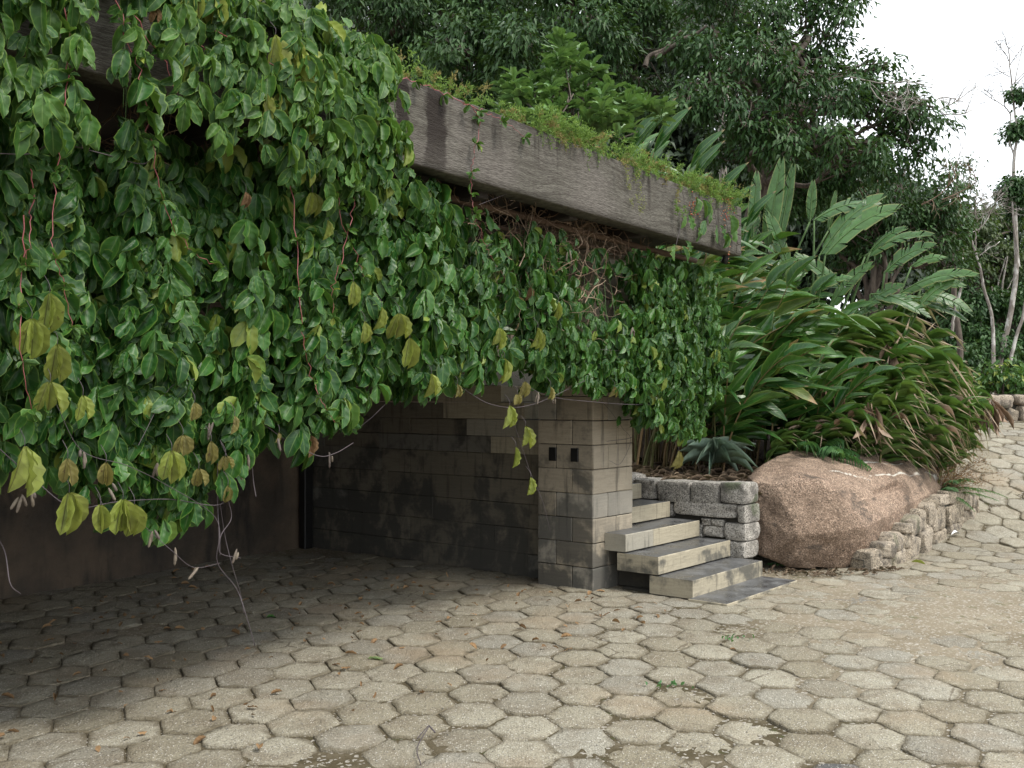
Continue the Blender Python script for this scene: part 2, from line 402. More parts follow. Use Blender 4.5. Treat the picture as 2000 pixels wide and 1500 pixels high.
M = dict(
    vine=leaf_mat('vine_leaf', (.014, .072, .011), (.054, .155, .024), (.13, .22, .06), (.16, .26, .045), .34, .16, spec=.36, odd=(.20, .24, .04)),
    vine_top=leaf_mat('light_green_vine_leaf', (.024, .094, .014), (.075, .175, .026), (.16, .26, .07), (.20, .31, .05), .42, .24, spec=.4, odd=(.28, .32, .05)),  # lighter, yellower green than the main vine leaf
    lime=leaf_mat('pale_lime_leaf', (.31, .38, .075), (.24, .27, .05), (.06, .045, .02), None, .5, .3, riba=.8, tc=(.4, .45, .07), spots=(.14, .13, .03)),
    olive=leaf_mat('withering_olive_leaf', (.21, .19, .05), (.30, .27, .09), (.07, .045, .02), None, .5, .25, spots=(.10, .06, .03), riba=.8, tc=(.4, .35, .08)),
    dry=leaf_mat('dry_brown_leaf', (.22, .13, .06), (.34, .21, .10), (.1, .06, .03), None, .7, .15, tc=(.4, .25, .1)),
    ginger=leaf_mat('ginger_leaf', (.013, .076, .013), (.058, .160, .024), (.16, .27, .08), (.16, .22, .05), .27, .15, tip=(.30, .20, .09), tipstart=.94, veins=60),
    gingery=leaf_mat('yellowing_ginger_leaf', (.13, .17, .028), (.075, .14, .028), (.2, .26, .08), (.30, .26, .06), .4, .22, tip=(.34, .22, .10), tipstart=.7, veins=60),
    paradise=leaf_mat('paradise_leaf', (.030, .105, .020), (.058, .150, .032), (.20, .28, .09), (.22, .22, .07), .28, .2, veins=110, riba=.75),
    strap=leaf_mat('brown_tipped_leaf', (.055, .150, .030), (.13, .215, .04), (.20, .29, .09), None, .42, .24, tip=(.46, .34, .24), tipstart=.66, veins=10),
    litter=leaf_mat('bed_litter_leaf', (.10, .065, .040), (.22, .16, .105), (.08, .05, .03), None, .8, .05),
    deadstrap=leaf_mat('dead_strap_leaf', (.44, .33, .25), (.28, .18, .11), (.2, .12, .07), None, .7, .15, tc=(.4, .28, .18)),
    brom=leaf_mat('bromeliad_leaf', (.20, .30, .23), (.27, .37, .29), (.16, .25, .18), (.3, .38, .26), .5, .1, veins=5, riba=.3),
    shrub=leaf_mat('glossy_shrub_leaf', (.085, .185, .045), (.150, .270, .080), (.22, .32, .14), None, .32, .2),
    fern=leaf_mat('fern_leaf', (.055, .17, .055), (.10, .24, .07), (.1, .2, .06), None, .5, .3, veins=5, riba=.2),
    feather=leaf_mat('feathery_green', (.13, .25, .045), (.24, .36, .07), (.2, .3, .1), None, .6, .35, veins=3, riba=.1),
    feathery=leaf_mat('feathery_straw', (.26, .24, .07), (.34, .24, .10), (.2, .2, .1), None, .7, .3, veins=3, riba=.1),
    treeA=leaf_mat('dark_tree_leaf', (.014, .054, .011), (.048, .112, .026), (.08, .12, .07), None, .42, .12, veins=4, riba=.3, spec=.32),
    treeB=leaf_mat('dense_tree_leaf', (.015, .060, .011), (.052, .122, .028), (.08, .12, .07), None, .42, .12, veins=4, riba=.3, spec=.32),
    treeC=leaf_mat('light_tree_leaf', (.035, .075, .020), (.085, .125, .030), (.08, .12, .05), None, .45, .2, veins=4, riba=.3),
    wood_leaf=leaf_mat('far_wood_leaf', (.012, .028, .011), (.03, .055, .02), (.05, .09, .04), None, .5, .1, veins=4, riba=.3),
    stem=simple_mat('green_stem', (.06, .12, .03), (.13, .17, .06)),
    redstem=simple_mat('red_runner_stem', (.27, .075, .075), (.36, .16, .12), .5),
    darkstem=simple_mat('dark_bare_stem', (.075, .06, .065), (.15, .12, .12)),
    drystem=simple_mat('dry_twig', (.16, .10, .06), (.34, .25, .17)),
    cane=simple_mat('ginger_cane', (.10, .11, .03), (.20, .13, .06)),
    berry=simple_mat('red_berry', (.40, .05, .03), (.30, .18, .05), .35, 60),
    pod=simple_mat('grey_seed_pod', (.09, .07, .06), (.20, .165, .12), .7, 80),
    bark=bark_mat('dark_bark', (.055, .042, .032), (.13, .105, .08)),
    barkp=bark_mat('pale_bark', (.17, .145, .12), (.30, .27, .24), 14, (.52, .50, .46)),
    paver=paver_mat(), sand=sand_mat(), soil=soil_mat(),
    block=block_mat('pillar_blocks', 0, (.40, .345, .26), .53, 1.2, True), blockl=block_mat('wall_blocks', .32, (.25, .22, .165), .56, 1.5),  # wall blocks coloured darker so the step ends look lit
    stepside=block_mat('step_sides', 0, (.40, .355, .26), .66, .3), tread=tread_mat(), stucco=stucco_mat(), beam=beam_mat(),
    granite=granite_mat('grey_granite', (.25, .235, .205), (.38, .355, .315), 1.0, .5), wallstone=granite_mat('tan_wall_stone', (.27, .225, .165), (.37, .315, .245), 1.2, .3),
    boulder=granite_mat('brown_boulder', (.225, .152, .108), (.365, .272, .200), .5, 0, (.085, .058, .040), True),
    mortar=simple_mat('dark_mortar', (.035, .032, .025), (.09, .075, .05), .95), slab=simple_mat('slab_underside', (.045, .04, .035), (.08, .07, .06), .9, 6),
    black=simple_mat('black_plastic', (.008, .008, .008), (.015, .015, .015), .5), pole=simple_mat('brown_pole', (.12, .075, .045), (.20, .14, .09), .8),
    rag=simple_mat('white_litter', (.7, .7, .68), (.6, .6, .58), .6),
)

# ------------------------------------------------------------------ setting: ground, paving, slopes
_ry = [0, 10.2, 11, 12, 13, 14, 15, 17, 22, 60]; _rz = [0, 0, .15, .48, .78, .98, 1.1, 1.2, 1.24, 1.6]
def road_h(X, Y):
    X = np.asarray(X, float); Y = np.asarray(Y, float)
    z = 0
    for d in (-.35, 0, .35): z = z + np.interp(Y + d, _ry, _rz) / 3
    return z * smooth01((X - 1.2) / 1.6)
def grid_mesh(name, xs, ys, hf, mat, luvf=None, keep=None, smooth=True):
    X, Y = np.meshgrid(xs, ys); Z = hf(X, Y)
    nx, ny = len(xs), len(ys); i = np.arange(ny - 1)[:, None]; j = np.arange(nx - 1)[None, :]
    q = np.stack([i * nx + j, i * nx + j + 1, (i + 1) * nx + j + 1, (i + 1) * nx + j], -1).reshape(-1, 4)
    if keep is not None:
        k = keep(X, Y).ravel(); q = q[k[q].all(1)]
    mb = MB(); l = np.zeros((nx * ny, 3))
    if luvf is not None: l[:, 1] = luvf(X, Y).ravel()
    mb.add(np.stack([X, Y, Z], -1).reshape(-1, 3), q, luv=l); return mb.build(name, mat, smooth=smooth)
def bco(X, Y): return -.7809 * X + .6247 * Y
def aco(X, Y): return .6247 * X + .7809 * Y
def dusty(X, Y):
    """where sand lies over the stones"""
    P = np.stack([X, Y, X * 0], -1)
    n = fbm(P, .55, 3, 3)
    s = smooth01((X - .9) / 1.6) * smooth01((Y - 4.6) / 1.2) * smooth01((11 - Y) / 2.5)
    return n * .6 + .42 * s * np.exp(-((Y - 6.9 - .1 * X) / 1.3) ** 2) - .1
def sand_h(X, Y):
    P = np.stack([X, Y, X * 0], -1)
    outside = smooth01((4.0 - bco(X, Y)) / .35)
    return road_h(X, Y) - .0095 + .004 * outside + .018 * np.clip(dusty(X, Y), -.2, .6) * outside + .0055 * fbm(P, 3, 3, 8) + .003 * fbm(P, 20, 2, 9)
def wetline(X, Y):
    b = bco(X, Y) + .25 * fbm(np.stack([X, Y, X * 0], -1), .8, 3, 21)
    P = np.stack([X, Y, X * 0], -1)
    return np.clip(smooth01((2.2 - X) / 1.6) * .85 + .75 * smooth01((.16 - dusty(X, Y)) / .2) + .5 * smooth01((Y - 9.6) / .8) * (X > 3), 0, 1) * smooth01((4.6 - b) / .5 + .35)
g = grid_mesh('ground', np.arange(-5.2, 9.6, .05), np.arange(2.6, 16.5, .05), sand_h, M['sand'], wetline)
tag(g, kind='structure')
def far_h(X, Y):
    r = road_h(X, Y) - .12
    left = smooth01((4.5 - X) / 6) * smooth01((Y - 13.5) / 5)
    right = smooth01((Y - 24) / 20)
    return r + left * 1.9 + right * 3 + .25 * fbm(np.stack([X, Y, X * 0], -1), .2, 3, 4) * smooth01((Y - 20) / 5)
xs = np.concatenate([np.linspace(-400, -40, 10), np.arange(-36, 40, 1.0), np.linspace(44, 400, 10)])
g = grid_mesh('hillside', xs, np.concatenate([np.linspace(-300, -20, 6), np.arange(-16, 60, 1.0), np.linspace(64, 600, 10)]), far_h, M['soil'])
tag(g, kind='structure')

# hexagonal paving, every stone with its own outline, tilt and colour; one sheet of paving
def paving():
    mb = MB(); g = np.random.default_rng(3)
    DX, DY = .263, .372; RX, RY = .1753, .186
    nper = 6; corners = [(RX, 0), (RX / 2, RY), (-RX / 2, RY), (-RX, 0), (-RX / 2, -RY), (RX / 2, -RY)]
    base = []
    for k in range(6):
        p, q = np.array(corners[k]), np.array(corners[(k + 1) % 6])
        for s in range(4): base.append(p + (q - p) * s / 4)
    base = np.array(base); NP_ = len(base)
    rotc, rots = math.cos(R(-3.5)), math.sin(R(-3.5))
    rings = [(1.0, -.055), (1.0, -.0065), (.985, -.002), (.94, .0008), (.6, .003), (.3, .004)]
    k = 0
    for i in range(-28, 40):
        for j in range(-4, 40):
            x = i * DX; y = 5.0 - .02 + (j - 8) * DY + (DY / 2 if i % 2 else 0)
            cx, cy = x * rotc - y * rots + .03, x * rots + y * rotc
            if not (3.0 < cy < 16 and abs(cx) < .56 * cy + .6): continue
            a, b = aco(cx, cy), bco(cx, cy)
            if a > 6.95 and b > 4.2 and cx < 3: continue
            if b > 8.7: continue
            if cy > 10.1 and cx < 3.9: continue
            if cx < 5.0 and cy > 11.3: continue
            if a > 8.2 and b > 3.4 and cx < 3.2: continue
            inside = smooth01((b - 3.95 + .12 * g.normal()) / .25)
            f = .985 * inside + (1 - inside) * g.uniform(.955, .993)
            worn = (1 - inside) * g.uniform(.1, .8) + inside * .08
            pts = base * f * (1 - .0 * worn)
            ang = np.arctan2(pts[:, 1], pts[:, 0]); rad = np.hypot(pts[:, 0], pts[:, 1])
            rr = rad * (1 - worn * .3) + worn * .3 * (.166 * f)          # worn corners
            rr = rr * (1 + (1 - inside) * .022 * g.normal(size=NP_) + (1 - inside) * .03 * np.repeat(g.normal(size=NP_ // 4), 4) + .006 * g.normal(size=NP_))
            if g.random() < .12 * (1 - inside):                             # a broken corner
                c0 = g.uniform(-3.1, 3.1); d = np.abs((ang - c0 + 3.14159) % 6.28318 - 3.14159); rr = rr * (1 - .2 * np.exp(-(d / .4) ** 2))
            th = g.normal() * .02
            ox, oy = g.normal(size=2) * .006 * (1 - inside * .7)
            dz = g.normal() * .0035; tx, ty = g.normal(size=2) * .008
            ca, sa = np.cos(ang + th), np.sin(ang + th)
            col = (g.random(), g.random(), 0)
            vs_ = []; l = []
            for s, h in rings:
                r_ = rr * s + (0 if s == 1 else .002 * g.normal(size=NP_))
                px_, py_ = r_ * ca, r_ * sa
                lx = px_ * rotc - py_ * rots + cx + ox; ly = px_ * rots + py_ * rotc + cy + oy
                hh = h * (1 if s == 1 else (.4 + worn)) + dz + tx * px_ + ty * py_ + .0022 * g.normal(size=NP_) * (s < 1)
                vs_.append(np.stack([lx, ly, hh + road_h(lx, ly)], 1)); l.append(np.stack([np.full(NP_, s), np.full(NP_, col[0]), np.full(NP_, col[1])], 1))
            vs_.append([[cx + ox, cy + oy, .004 + dz + float(road_h(cx, cy))]]); l.append([[0, col[0], col[1]]])
            nr = len(rings); i_ = np.arange(nr - 1)[:, None]; j_ = np.arange(NP_)[None, :]; j2 = (j_ + 1) % NP_
            q = np.stack([i_ * NP_ + j_, i_ * NP_ + j2, (i_ + 1) * NP_ + j2, (i_ + 1) * NP_ + j_], -1).reshape(-1, 4)
            t = np.stack([(nr - 1) * NP_ + np.arange(NP_), (nr - 1) * NP_ + (np.arange(NP_) + 1) % NP_, np.full(NP_, nr * NP_)], 1)
            mb.add(np.concatenate(vs_), q, t, np.concatenate(l)); k += 1
    return tag(mb.build('paving', M['paver']), kind='structure')
paving()
def bed_keep(X, Y):
    a, b = aco(X, Y), bco(X, Y)
    right = np.interp(Y, [9, 9.9, 10.6, 11.2, 12.0, 13, 15, 19], [2.35, 3.0, 4.0, 4.5, 4.75, 4.75, 4.4, 4.3])
    return (a > 8.38) & (b > 4.0) & (X < right) & (Y < 19)
def bed_h(X, Y):
    h = .77 + .03 * (Y - 9.6) + .30 * np.maximum(0, Y - 11.4) * smooth01((4.6 - X) / 2.6) + .10 * np.maximum(0, Y - 11.4)
    right = np.interp(Y, [9, 10.2, 10.8, 11.3, 12.0], [2.35, 3.3, 4.3, 4.7, 4.8])
    h = h - .25 * smooth01((X - right + .8) / .8) * (Y < 13)
    return np.minimum(h, 3.4) + .05 * fbm(np.stack([X, Y, X * 0], -1), 2.2, 4, 31)
g = grid_mesh('planting_bed_soil', np.arange(-4, 5.2, .08), np.arange(8.8, 19, .08), bed_h, M['soil'], keep=bed_keep)
tag(g, kind='structure')

# ------------------------------------------------------------------ building helpers in the building's own axes (a, b, z)
def box_abz(mb, a0, a1, b0, b1, z0, z1, bev=.008, rnd=(0, 0), mat=0, jit=0.0, topmat=None, g=rng):
    """a block with its edges taken off; a, b, z are local"""
    d = min(bev, (a1 - a0) * .4, (b1 - b0) * .4, (z1 - z0) * .4)
    A, B, Z = (a0, a0 + d, a1 - d, a1), (b0, b0 + d, b1 - d, b1), (z0, z0 + d, z1 - d, z1)
    v, idx = [], {}
    for i in range(4):
        for j in range(4):
            for k in range(4):
                e = (i in (0, 3)) + (j in (0, 3)) + (k in (0, 3))
                if e == 1: idx[i, j, k] = len(v); v.append((A[i], B[j], Z[k]))
    q, t, m = [], [], []
    f = lambda *s: [idx[x] for x in s]
    for s in (0, 3):
        q += [f((s, 1, 1), (s, 2, 1), (s, 2, 2), (s, 1, 2))[::(1 if s else -1)], f((1, s, 1), (2, s, 1), (2, s, 2), (1, s, 2))[::(-1 if s else 1)]]
        q += [f((1, 1, s), (2, 1, s), (2, 2, s), (1, 2, s))[::(1 if s else -1)]]
    n_main = len(q)
    for s in (0, 3):
        for r in (0, 3):
            s1, r1 = (1 if s == 0 else 2), (1 if r == 0 else 2); o = 1 if (s == r) else -1
            q += [f((s, r1, 1), (s, r1, 2), (s1, r, 2), (s1, r, 1))[::o], f((s, 1, r1), (s, 2, r1), (s1, 2, r), (s1, 1, r))[::-o], f((1, s, r1), (2, s, r1), (2, s1, r), (1, s1, r))[::o]]
    for a_ in (0, 3):
        for b_ in (0, 3):
            for c_ in (0, 3):
                a1_, b1_, c1_ = [1 if x == 0 else 2 for x in (a_, b_, c_)]; o = 1 if ((a_ == 3) + (b_ == 3) + (c_ == 3)) % 2 else -1
                t.append(f((a_, b1_, c1_), (a1_, b_, c1_), (a1_, b1_, c_))[::o])
    v = np.array(v)
    if jit: v = v + g.normal(size=v.shape) * jit
    l = (0, rnd[0], rnd[1])
    if topmat is None: mb.add(v, q, t, l, mat)
    else:
        tops = [x for x in q if all(v[y, 2] > z1 - d - 1e-4 for y in x) and np.ptp(v[x, 2]) < 1e-6]
        rest = [x for x in q if x not in tops]
        mb.add(v, rest, t, l, mat); n = mb.n - len(v); mb.q.append(np.array(tops) + n); mb.qm.append(np.full(len(tops), topmat))
def build_local(mb, name, mats, parent=None, smooth=False):
    v = np.concatenate(mb.v)
    o = raw_mesh(name, v - (np.array(parent['_o']) if parent is not None and '_o' in parent else 0), mb.q, mb.t, np.concatenate(mb.l), mb.qm, mb.tm, mats, smooth)
    if parent is not None: o.parent = parent
    else: o.rotation_euler = (0, 0, BROT)
    return o
def bempty(name, a, b, z, **k):
    p = L2W(a, b, z); e = empty(name, p, BROT, **k); e['_o'] = (float(a), float(b), float(z)); return e

# ---- carport roof: a deep planter beam in front of a slab
zb = lambda a: 2.772 + .020 * (8.17 - a)
zt = lambda a: 3.195 + .031 * (8.17 - a)
roof = bempty('carport_roof', 4, 4.2, 2.8, label='flat carport roof edged by a deep weathered grey brown beam, plants growing on top', cat='roof')
mb = MB(); A = np.linspace(-1.0, 8.175, 240); rows = np.array([0, .012, .12, .25, .4, .55, .7, .85, .97, .985])
def beam_surf(A, b0, th):
    Zb, Zt = zb(A), zt(A)
    prof = []
    for k, s in enumerate(rows):
        z = Zb + (Zt - Zb) * s; off = .010 * (k == 0) + .008 * (k == len(rows) - 1)
        P3 = np.stack([A * 1, A * 0, z], 1)
        wv = .0045 * fbm(P3, 2.2, 4, 14)
        prof.append(np.stack([A, b0 + off + wv, z + .006 * fbm(P3, 5, 3, 2) * (s > .9)], 1))
    prof.append(np.stack([A, np.full_like(A, b0 + .02), Zt], 1)); prof.append(np.stack([A, np.full_like(A, b0 + th), Zt], 1)); prof.append(np.stack([A, np.full_like(A, b0 + th), Zb], 1)); prof.append(np.stack([A, np.full_like(A, b0 + .015), Zb], 1))
    return np.stack(prof)
S = beam_surf(A, 4.0, .16); nr, na = S.shape[:2]
i = np.arange(nr)[:, None]; j = np.arange(na - 1)[None, :]
q = np.stack([i * na + j, i * na + j + 1, ((i + 1) % nr) * na + j + 1, ((i + 1) % nr) * na + j], -1).reshape(-1, 4)
ty = np.repeat(np.concatenate([rows, [1, 1, 0, 0]])[:, None], na, 1)
mb.add(S.reshape(-1, 3), q, luv=np.stack([ty * 0, ty, ty * 0], -1).reshape(-1, 3))
mb.add(S[:, -1], None, [(0, k, k + 1) for k in range(1, nr - 1)])
build_local(mb, 'fascia_beam', M['beam'], roof, True)
mb = MB()
for k in range(5):                                                     # short board marks where the formwork ended
    z0 = 2.785 + k * .082; box_abz(mb, 8.095 + (.006 if k % 2 else 0), 8.179, 3.9945, 4.05, z0, z0 + .079, .004, (.5, [.3, .8, .1, .9, .4][k]))
mb.l = [np.column_stack([l[:, 0], l[:, 2] * 0 + .3, l[:, 2]]) for l in mb.l]
build_local(mb, 'board_ends', [M['beam']], roof)
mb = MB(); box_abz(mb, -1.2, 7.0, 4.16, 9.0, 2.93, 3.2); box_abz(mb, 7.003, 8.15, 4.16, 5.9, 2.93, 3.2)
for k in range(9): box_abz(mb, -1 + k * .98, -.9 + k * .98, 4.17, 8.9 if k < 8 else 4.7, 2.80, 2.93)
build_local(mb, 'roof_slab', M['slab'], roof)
mb = MB(); tube(mb, [(a_, 4.36 + .01 * math.sin(a_ * 2), zb(a_) - .03) for a_ in np.linspace(3.3, 8.02, 20)], .024, 8)
tube(mb, [(a_, 4.46, zb(a_) - .10 + .02 * math.sin(a_)) for a_ in np.linspace(3.5, 7.6, 12)], .015, 6)
build_local(mb, 'hanging_pole', M['pole'], roof, True)
mb = MB(); tube(mb, [(8.09, 4.1, 2.80), (8.09, 4.1, 2.75), (8.09, 4.12, 2.71)], .03, 10); build_local(mb, 'rain_spout', M['black'], roof, True)
mb = MB(); box_abz(mb, -1.2, 8.1, 4.165, 4.9, 3.2, 3.27); build_local(mb, 'planter_soil', M['soil'], roof)

# ---- pillar
pil = bempty('block_pillar', 7.07, 4.87, 0, label='square pillar of pale sawn stone blocks holding up the carport corner, blackened at its foot', cat='pillar')
mb = MB(); gp = np.random.default_rng(4); z = -.02; k = 0
box_abz(mb, 6.79, 7.355, 4.61, 5.135, -.05, 2.92, .01, (.8, 0), 1)
while z < 2.9:
    h = .197; z1 = min(z + h, 2.93)
    spl = 7.0 if k % 2 else 7.13
    sb = 4.96 if k % 2 else 4.80
    for (a0, a1) in ((6.775, spl), (spl, 7.37)):
        if a0 == 6.775:
            for (b0, b1) in ((4.594, sb), (sb, 5.148)): box_abz(mb, a0 + gp.uniform(0, .004), a1 - .003, b0 + (gp.uniform(0, .003) if b0 == 4.594 else .004), b1 - .002, z + .003, z1 - .002, .006, (gp.random(), gp.random()), 0, .0012, g=gp)
        else: box_abz(mb, a0 + .003, a1, 4.594 + gp.uniform(0, .004), 5.148, z + .003, z1 - .002, .006, (gp.random(), gp.random()), 0, .0012, g=gp)
    z = z1; k += 1
body = build_local(mb, 'blocks', [M['block'], M['mortar']], pil)
for b0 in (4.955, 4.735):
    mb = MB(); box_abz(mb, 6.7685, 6.79, b0, b0 + .075, 1.025, 1.135, .004); build_local(mb, 'socket_plate', M['black'], pil)

# ---- side wall under the upper steps
sw = bempty('side_wall', 7.1, 7, 0, label='damp shade-darkened wall of long sawn blocks at the carport side, stepping up under the stair', cat='wall')
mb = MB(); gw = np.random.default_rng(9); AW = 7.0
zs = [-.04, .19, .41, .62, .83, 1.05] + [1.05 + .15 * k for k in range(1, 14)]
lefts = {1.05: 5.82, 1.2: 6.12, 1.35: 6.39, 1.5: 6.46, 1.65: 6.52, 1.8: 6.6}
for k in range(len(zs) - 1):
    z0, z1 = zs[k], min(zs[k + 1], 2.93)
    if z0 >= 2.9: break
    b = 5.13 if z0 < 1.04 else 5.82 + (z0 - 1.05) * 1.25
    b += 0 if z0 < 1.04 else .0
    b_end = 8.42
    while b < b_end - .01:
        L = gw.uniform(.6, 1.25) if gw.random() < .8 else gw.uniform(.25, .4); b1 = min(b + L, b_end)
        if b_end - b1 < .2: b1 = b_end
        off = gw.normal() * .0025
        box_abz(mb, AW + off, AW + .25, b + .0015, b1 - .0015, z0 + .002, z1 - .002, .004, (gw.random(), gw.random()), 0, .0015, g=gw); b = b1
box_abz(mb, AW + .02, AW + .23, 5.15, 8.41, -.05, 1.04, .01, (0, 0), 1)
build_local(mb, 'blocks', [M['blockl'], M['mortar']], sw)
mb = MB(); box_abz(mb, 6.86, 6.97, 8.2, 8.3, -.02, 2.8, .01); build_local(mb, 'black_upright', M['black'], sw)  # plain black upright standing in the wall corner
bw = bempty('back_wall', 3, 8.2, 0, label='rough dark brown rendered wall along the back of the carport', cat='wall')
AA, ZZ = np.meshgrid(np.linspace(-1.3, 7.05, 140), np.linspace(-.05, 2.95, 50)); bb = 7.36 + (AA + 1.3) * .118 + .02 * fbm(np.stack([AA, ZZ, AA * 0], -1), 1.6, 5, 6)
nx = 140; i = np.arange(49)[:, None]; j = np.arange(139)[None, :]; q = np.stack([i * nx + j, i * nx + j + 1, (i + 1) * nx + j + 1, (i + 1) * nx + j], -1).reshape(-1, 4)
mb = MB(); front = np.stack([AA, bb, ZZ], -1).reshape(-1, 3); mb.add(front, q); back = np.stack([AA, bb + .3, ZZ], -1).reshape(-1, 3); mb.add(back, q[:, ::-1])
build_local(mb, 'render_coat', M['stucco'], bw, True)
mb = MB(); box_abz(mb, -1.5, -1.25, 4.3, 8.0, -.05, 2.93); o = build_local(mb, 'shading_wall', M['stucco']); tag(o, 'unseen rendered wall added beyond the vines to darken the carport', 'wall')  # added out of view to keep the carport interior dark

# ---- stair
st = bempty('stone_staircase', 7.5, 4.2, 0, label='open stair of thick pale stone steps with wet dark treads climbing behind the pillar', cat='staircase')
gs = np.random.default_rng(6)
def step(a0, a1, b0, b1, z0, z1):
    """one block with slightly chipped top front arris"""
    mb = MB(); n = 60; xs_ = np.linspace(a0, a1, n); d = .004
    chip = np.maximum(0, vnoise(np.stack([xs_, xs_ * 0 + b0, xs_ * 0], 1), 26, 3)) * .006
    prof = [lambda x, c: (b0 + d, z0), lambda x, c: (b0, z0 + d), lambda x, c: (b0, z1 - .004 - c), lambda x, c: (b0 + .004 + c * .8, z1), lambda x, c: (b1, z1), lambda x, c: (b1, z0)]
    P = np.array([[(x, *p(x, c)) for x, c in zip(xs_, chip)] for p in prof]); m = len(prof)
    i = np.arange(m)[:, None]; j = np.arange(n - 1)[None, :]; q = np.stack([i * n + j, i * n + j + 1, ((i + 1) % m) * n + j + 1, ((i + 1) % m) * n + j], -1)
    r = (gs.random(), gs.random() * .6)
    top = q[3].reshape(-1, 4); rest = np.concatenate([q[k] for k in (0, 1, 2, 4, 5)])
    mb.add(P.reshape(-1, 3), rest, luv=(0, *r)); mb.q.append(top); mb.qm.append(np.ones(len(top)))
    e0 = P[:, 0]; mb.add(e0, None, [(0, k + 1, k) for k in range(1, m - 1)], (0, *r)); mb.add(P[:, -1], None, [(0, k, k + 1) for k in range(1, m - 1)], (0, *r))
    return build_local(mb, 'step', [M['stepside'], M['tread']], st)
mb = MB(); box_abz(mb, 6.88, 8.15, 3.473, 3.80, -.03, .022, .004, (.3, 0), 0, 0, 1); build_local(mb, 'ground_slab', [M['stepside'], M['tread']], st)
for n in range(0, 14):
    if n <= 4:
        bf = 3.793 + .3 * n; a0 = 6.942 if n <= 2 else 7.372
        z1 = .15 * (n + 1)
        if n == 2:
            step(a0, 7.37, bf, 4.592, z1 - .14, z1); step(7.372, 8.165, bf, bf + .38, z1 - .14, z1); continue
        step(a0, 8.165, bf, bf + .38, z1 - .14, z1)
    else:
        z1 = .15 * (n + 1)
        if n == 5: step(7.372, 8.165, 5.1, 5.5, z1 - .14, z1); continue
        if n == 6: step(7.3, 8.165, 5.16, 5.7, z1 - .14, z1); continue
        bf, bl = {7: (5.16, 5.815), 8: (5.18, 6.1), 9: (5.44, 6.385), 10: (5.7, 6.45), 11: (5.95, 6.52), 12: (6.14, 6.62), 13: (6.4, 6.9)}[n]
        step(AW - .03, 8.165, bf, bl, z1 - .146, z1)
mb = MB(); gk = np.random.default_rng(8)
box_abz(mb, 7.05, 8.1, 3.9, 4.5, -.02, .008); box_abz(mb, 7.12, 8.1, 4.15, 4.58, 0, .155); box_abz(mb, 7.4, 8.1, 4.6, 5.1, 0, .44); box_abz(mb, 7.4, 8.1, 5.1, 5.9, 0, .73)
build_local(mb, 'rubble_core', M['mortar'], st)

# ---- rounded, roughened stones
def rough_stone(mb, c, half, ax=(1, 0, 0), ay=(0, 1, 0), n=7, power=5.0, amp=.12, seed=0, rnd=0.5):
    """block of split stone: a cube swollen to a superellipsoid, then broken with noise"""
    s = np.linspace(-1, 1, n); P, q, off = [], [], 0
    for axis in range(3):
        for sg in (-1, 1):
            A_, B_ = np.meshgrid(s, s); C = np.full_like(A_, sg)
            arr = [None] * 3; arr[axis] = C; arr[(axis + 1) % 3] = A_; arr[(axis + 2) % 3] = B_
            P.append(np.stack(arr, -1).reshape(-1, 3)); i = np.arange(n - 1)[:, None]; j = np.arange(n - 1)[None, :]
            qq = np.stack([i * n + j, i * n + j + 1, (i + 1) * n + j + 1, (i + 1) * n + j], -1).reshape(-1, 4) + off
            q.append(qq if sg > 0 else qq[:, ::-1]); off += n * n
    P = np.concatenate(P); k = (np.abs(P) ** power).sum(1) ** (1 / power); D = P / k[:, None]
    ax, ay = nrmz(ax), nrmz(ay); az = np.cross(ax, ay)
    cut = fbm(D * 1.0 + seed * 3.7, 1.1, 2, seed % 50)
    D = D * (1 + amp * cut[:, None]) + amp * .45 * np.stack([fbm(D + seed, 2.6, 2, 3 + seed % 40), fbm(D + seed, 2.6, 2, 7 + seed % 40), fbm(D + seed, 2.6, 2, 13 + seed % 40)], 1)
    W = np.asarray(c) + D[:, 0:1] * half[0] * ax + D[:, 1:2] * half[1] * ay + D[:, 2:3] * half[2] * az
    mb.add(W, np.concatenate(q), luv=(0, 0, rnd))
# granite wall beside the stair: rectangles measured on its face (plane a = 8.2)
def ona(px, py, a):
    tx = (px - 1000) / 2000; Y = a / (.6247 * tx + .7809); return bco(tx * Y, Y), CAM_H + (775 - py) / 2000 * Y
rw = bempty('granite_retaining_wall', 8.3, 4.6, 0, label='low dry wall of rough grey granite blocks between the stair and the soil bed', cat='wall')
sr = [(1455, 945, 1407, 985), (1403, 945, 1350, 987), (1347, 942, 1283, 983), (1280, 938, 1238, 975), (1235, 936, 1190, 972),
      (1456, 988, 1440, 1022), (1437, 986, 1316, 1013), (1313, 984, 1240, 1010), (1456, 1024, 1415, 1058), (1412, 1016, 1390, 1028), (1388, 1014, 1370, 1026), (1412, 1029, 1374, 1050), (1372, 1024, 1330, 1050),
      (1454, 1060, 1420, 1092), (1418, 1056, 1375, 1090), (1372, 1052, 1320, 1085)]
for k, (x0, y0, x1, y1) in enumerate(sr):
    b0, z1_ = ona(x0, y0, 8.2); b1, _ = ona(x1, y0, 8.2); _, z0_ = ona(x0, y1, 8.2)
    c = L2W(8.34, (b0 + b1) / 2, (z0_ + z1_) / 2); mb = MB()
    rough_stone(mb, c, (.15, abs(b1 - b0) / 2 + .001, (z1_ - z0_) / 2 + .002), U, V, 12, 12, .085, k * 5 + 2, gs.random())
    mb.build('wall_stone', M['granite'], rw, smooth=True)
mb = MB(); 
for b0 in np.arange(5.3, 8.6, .42):
    for z0_ in (.15, .42, .69): rough_stone(mb, L2W(8.34, b0, z0_), (.15, .2, .13), U, V, 6, 7, .07, int(b0 * 10), gs.random())
mb.build('upper_stretch', M['granite'], rw)
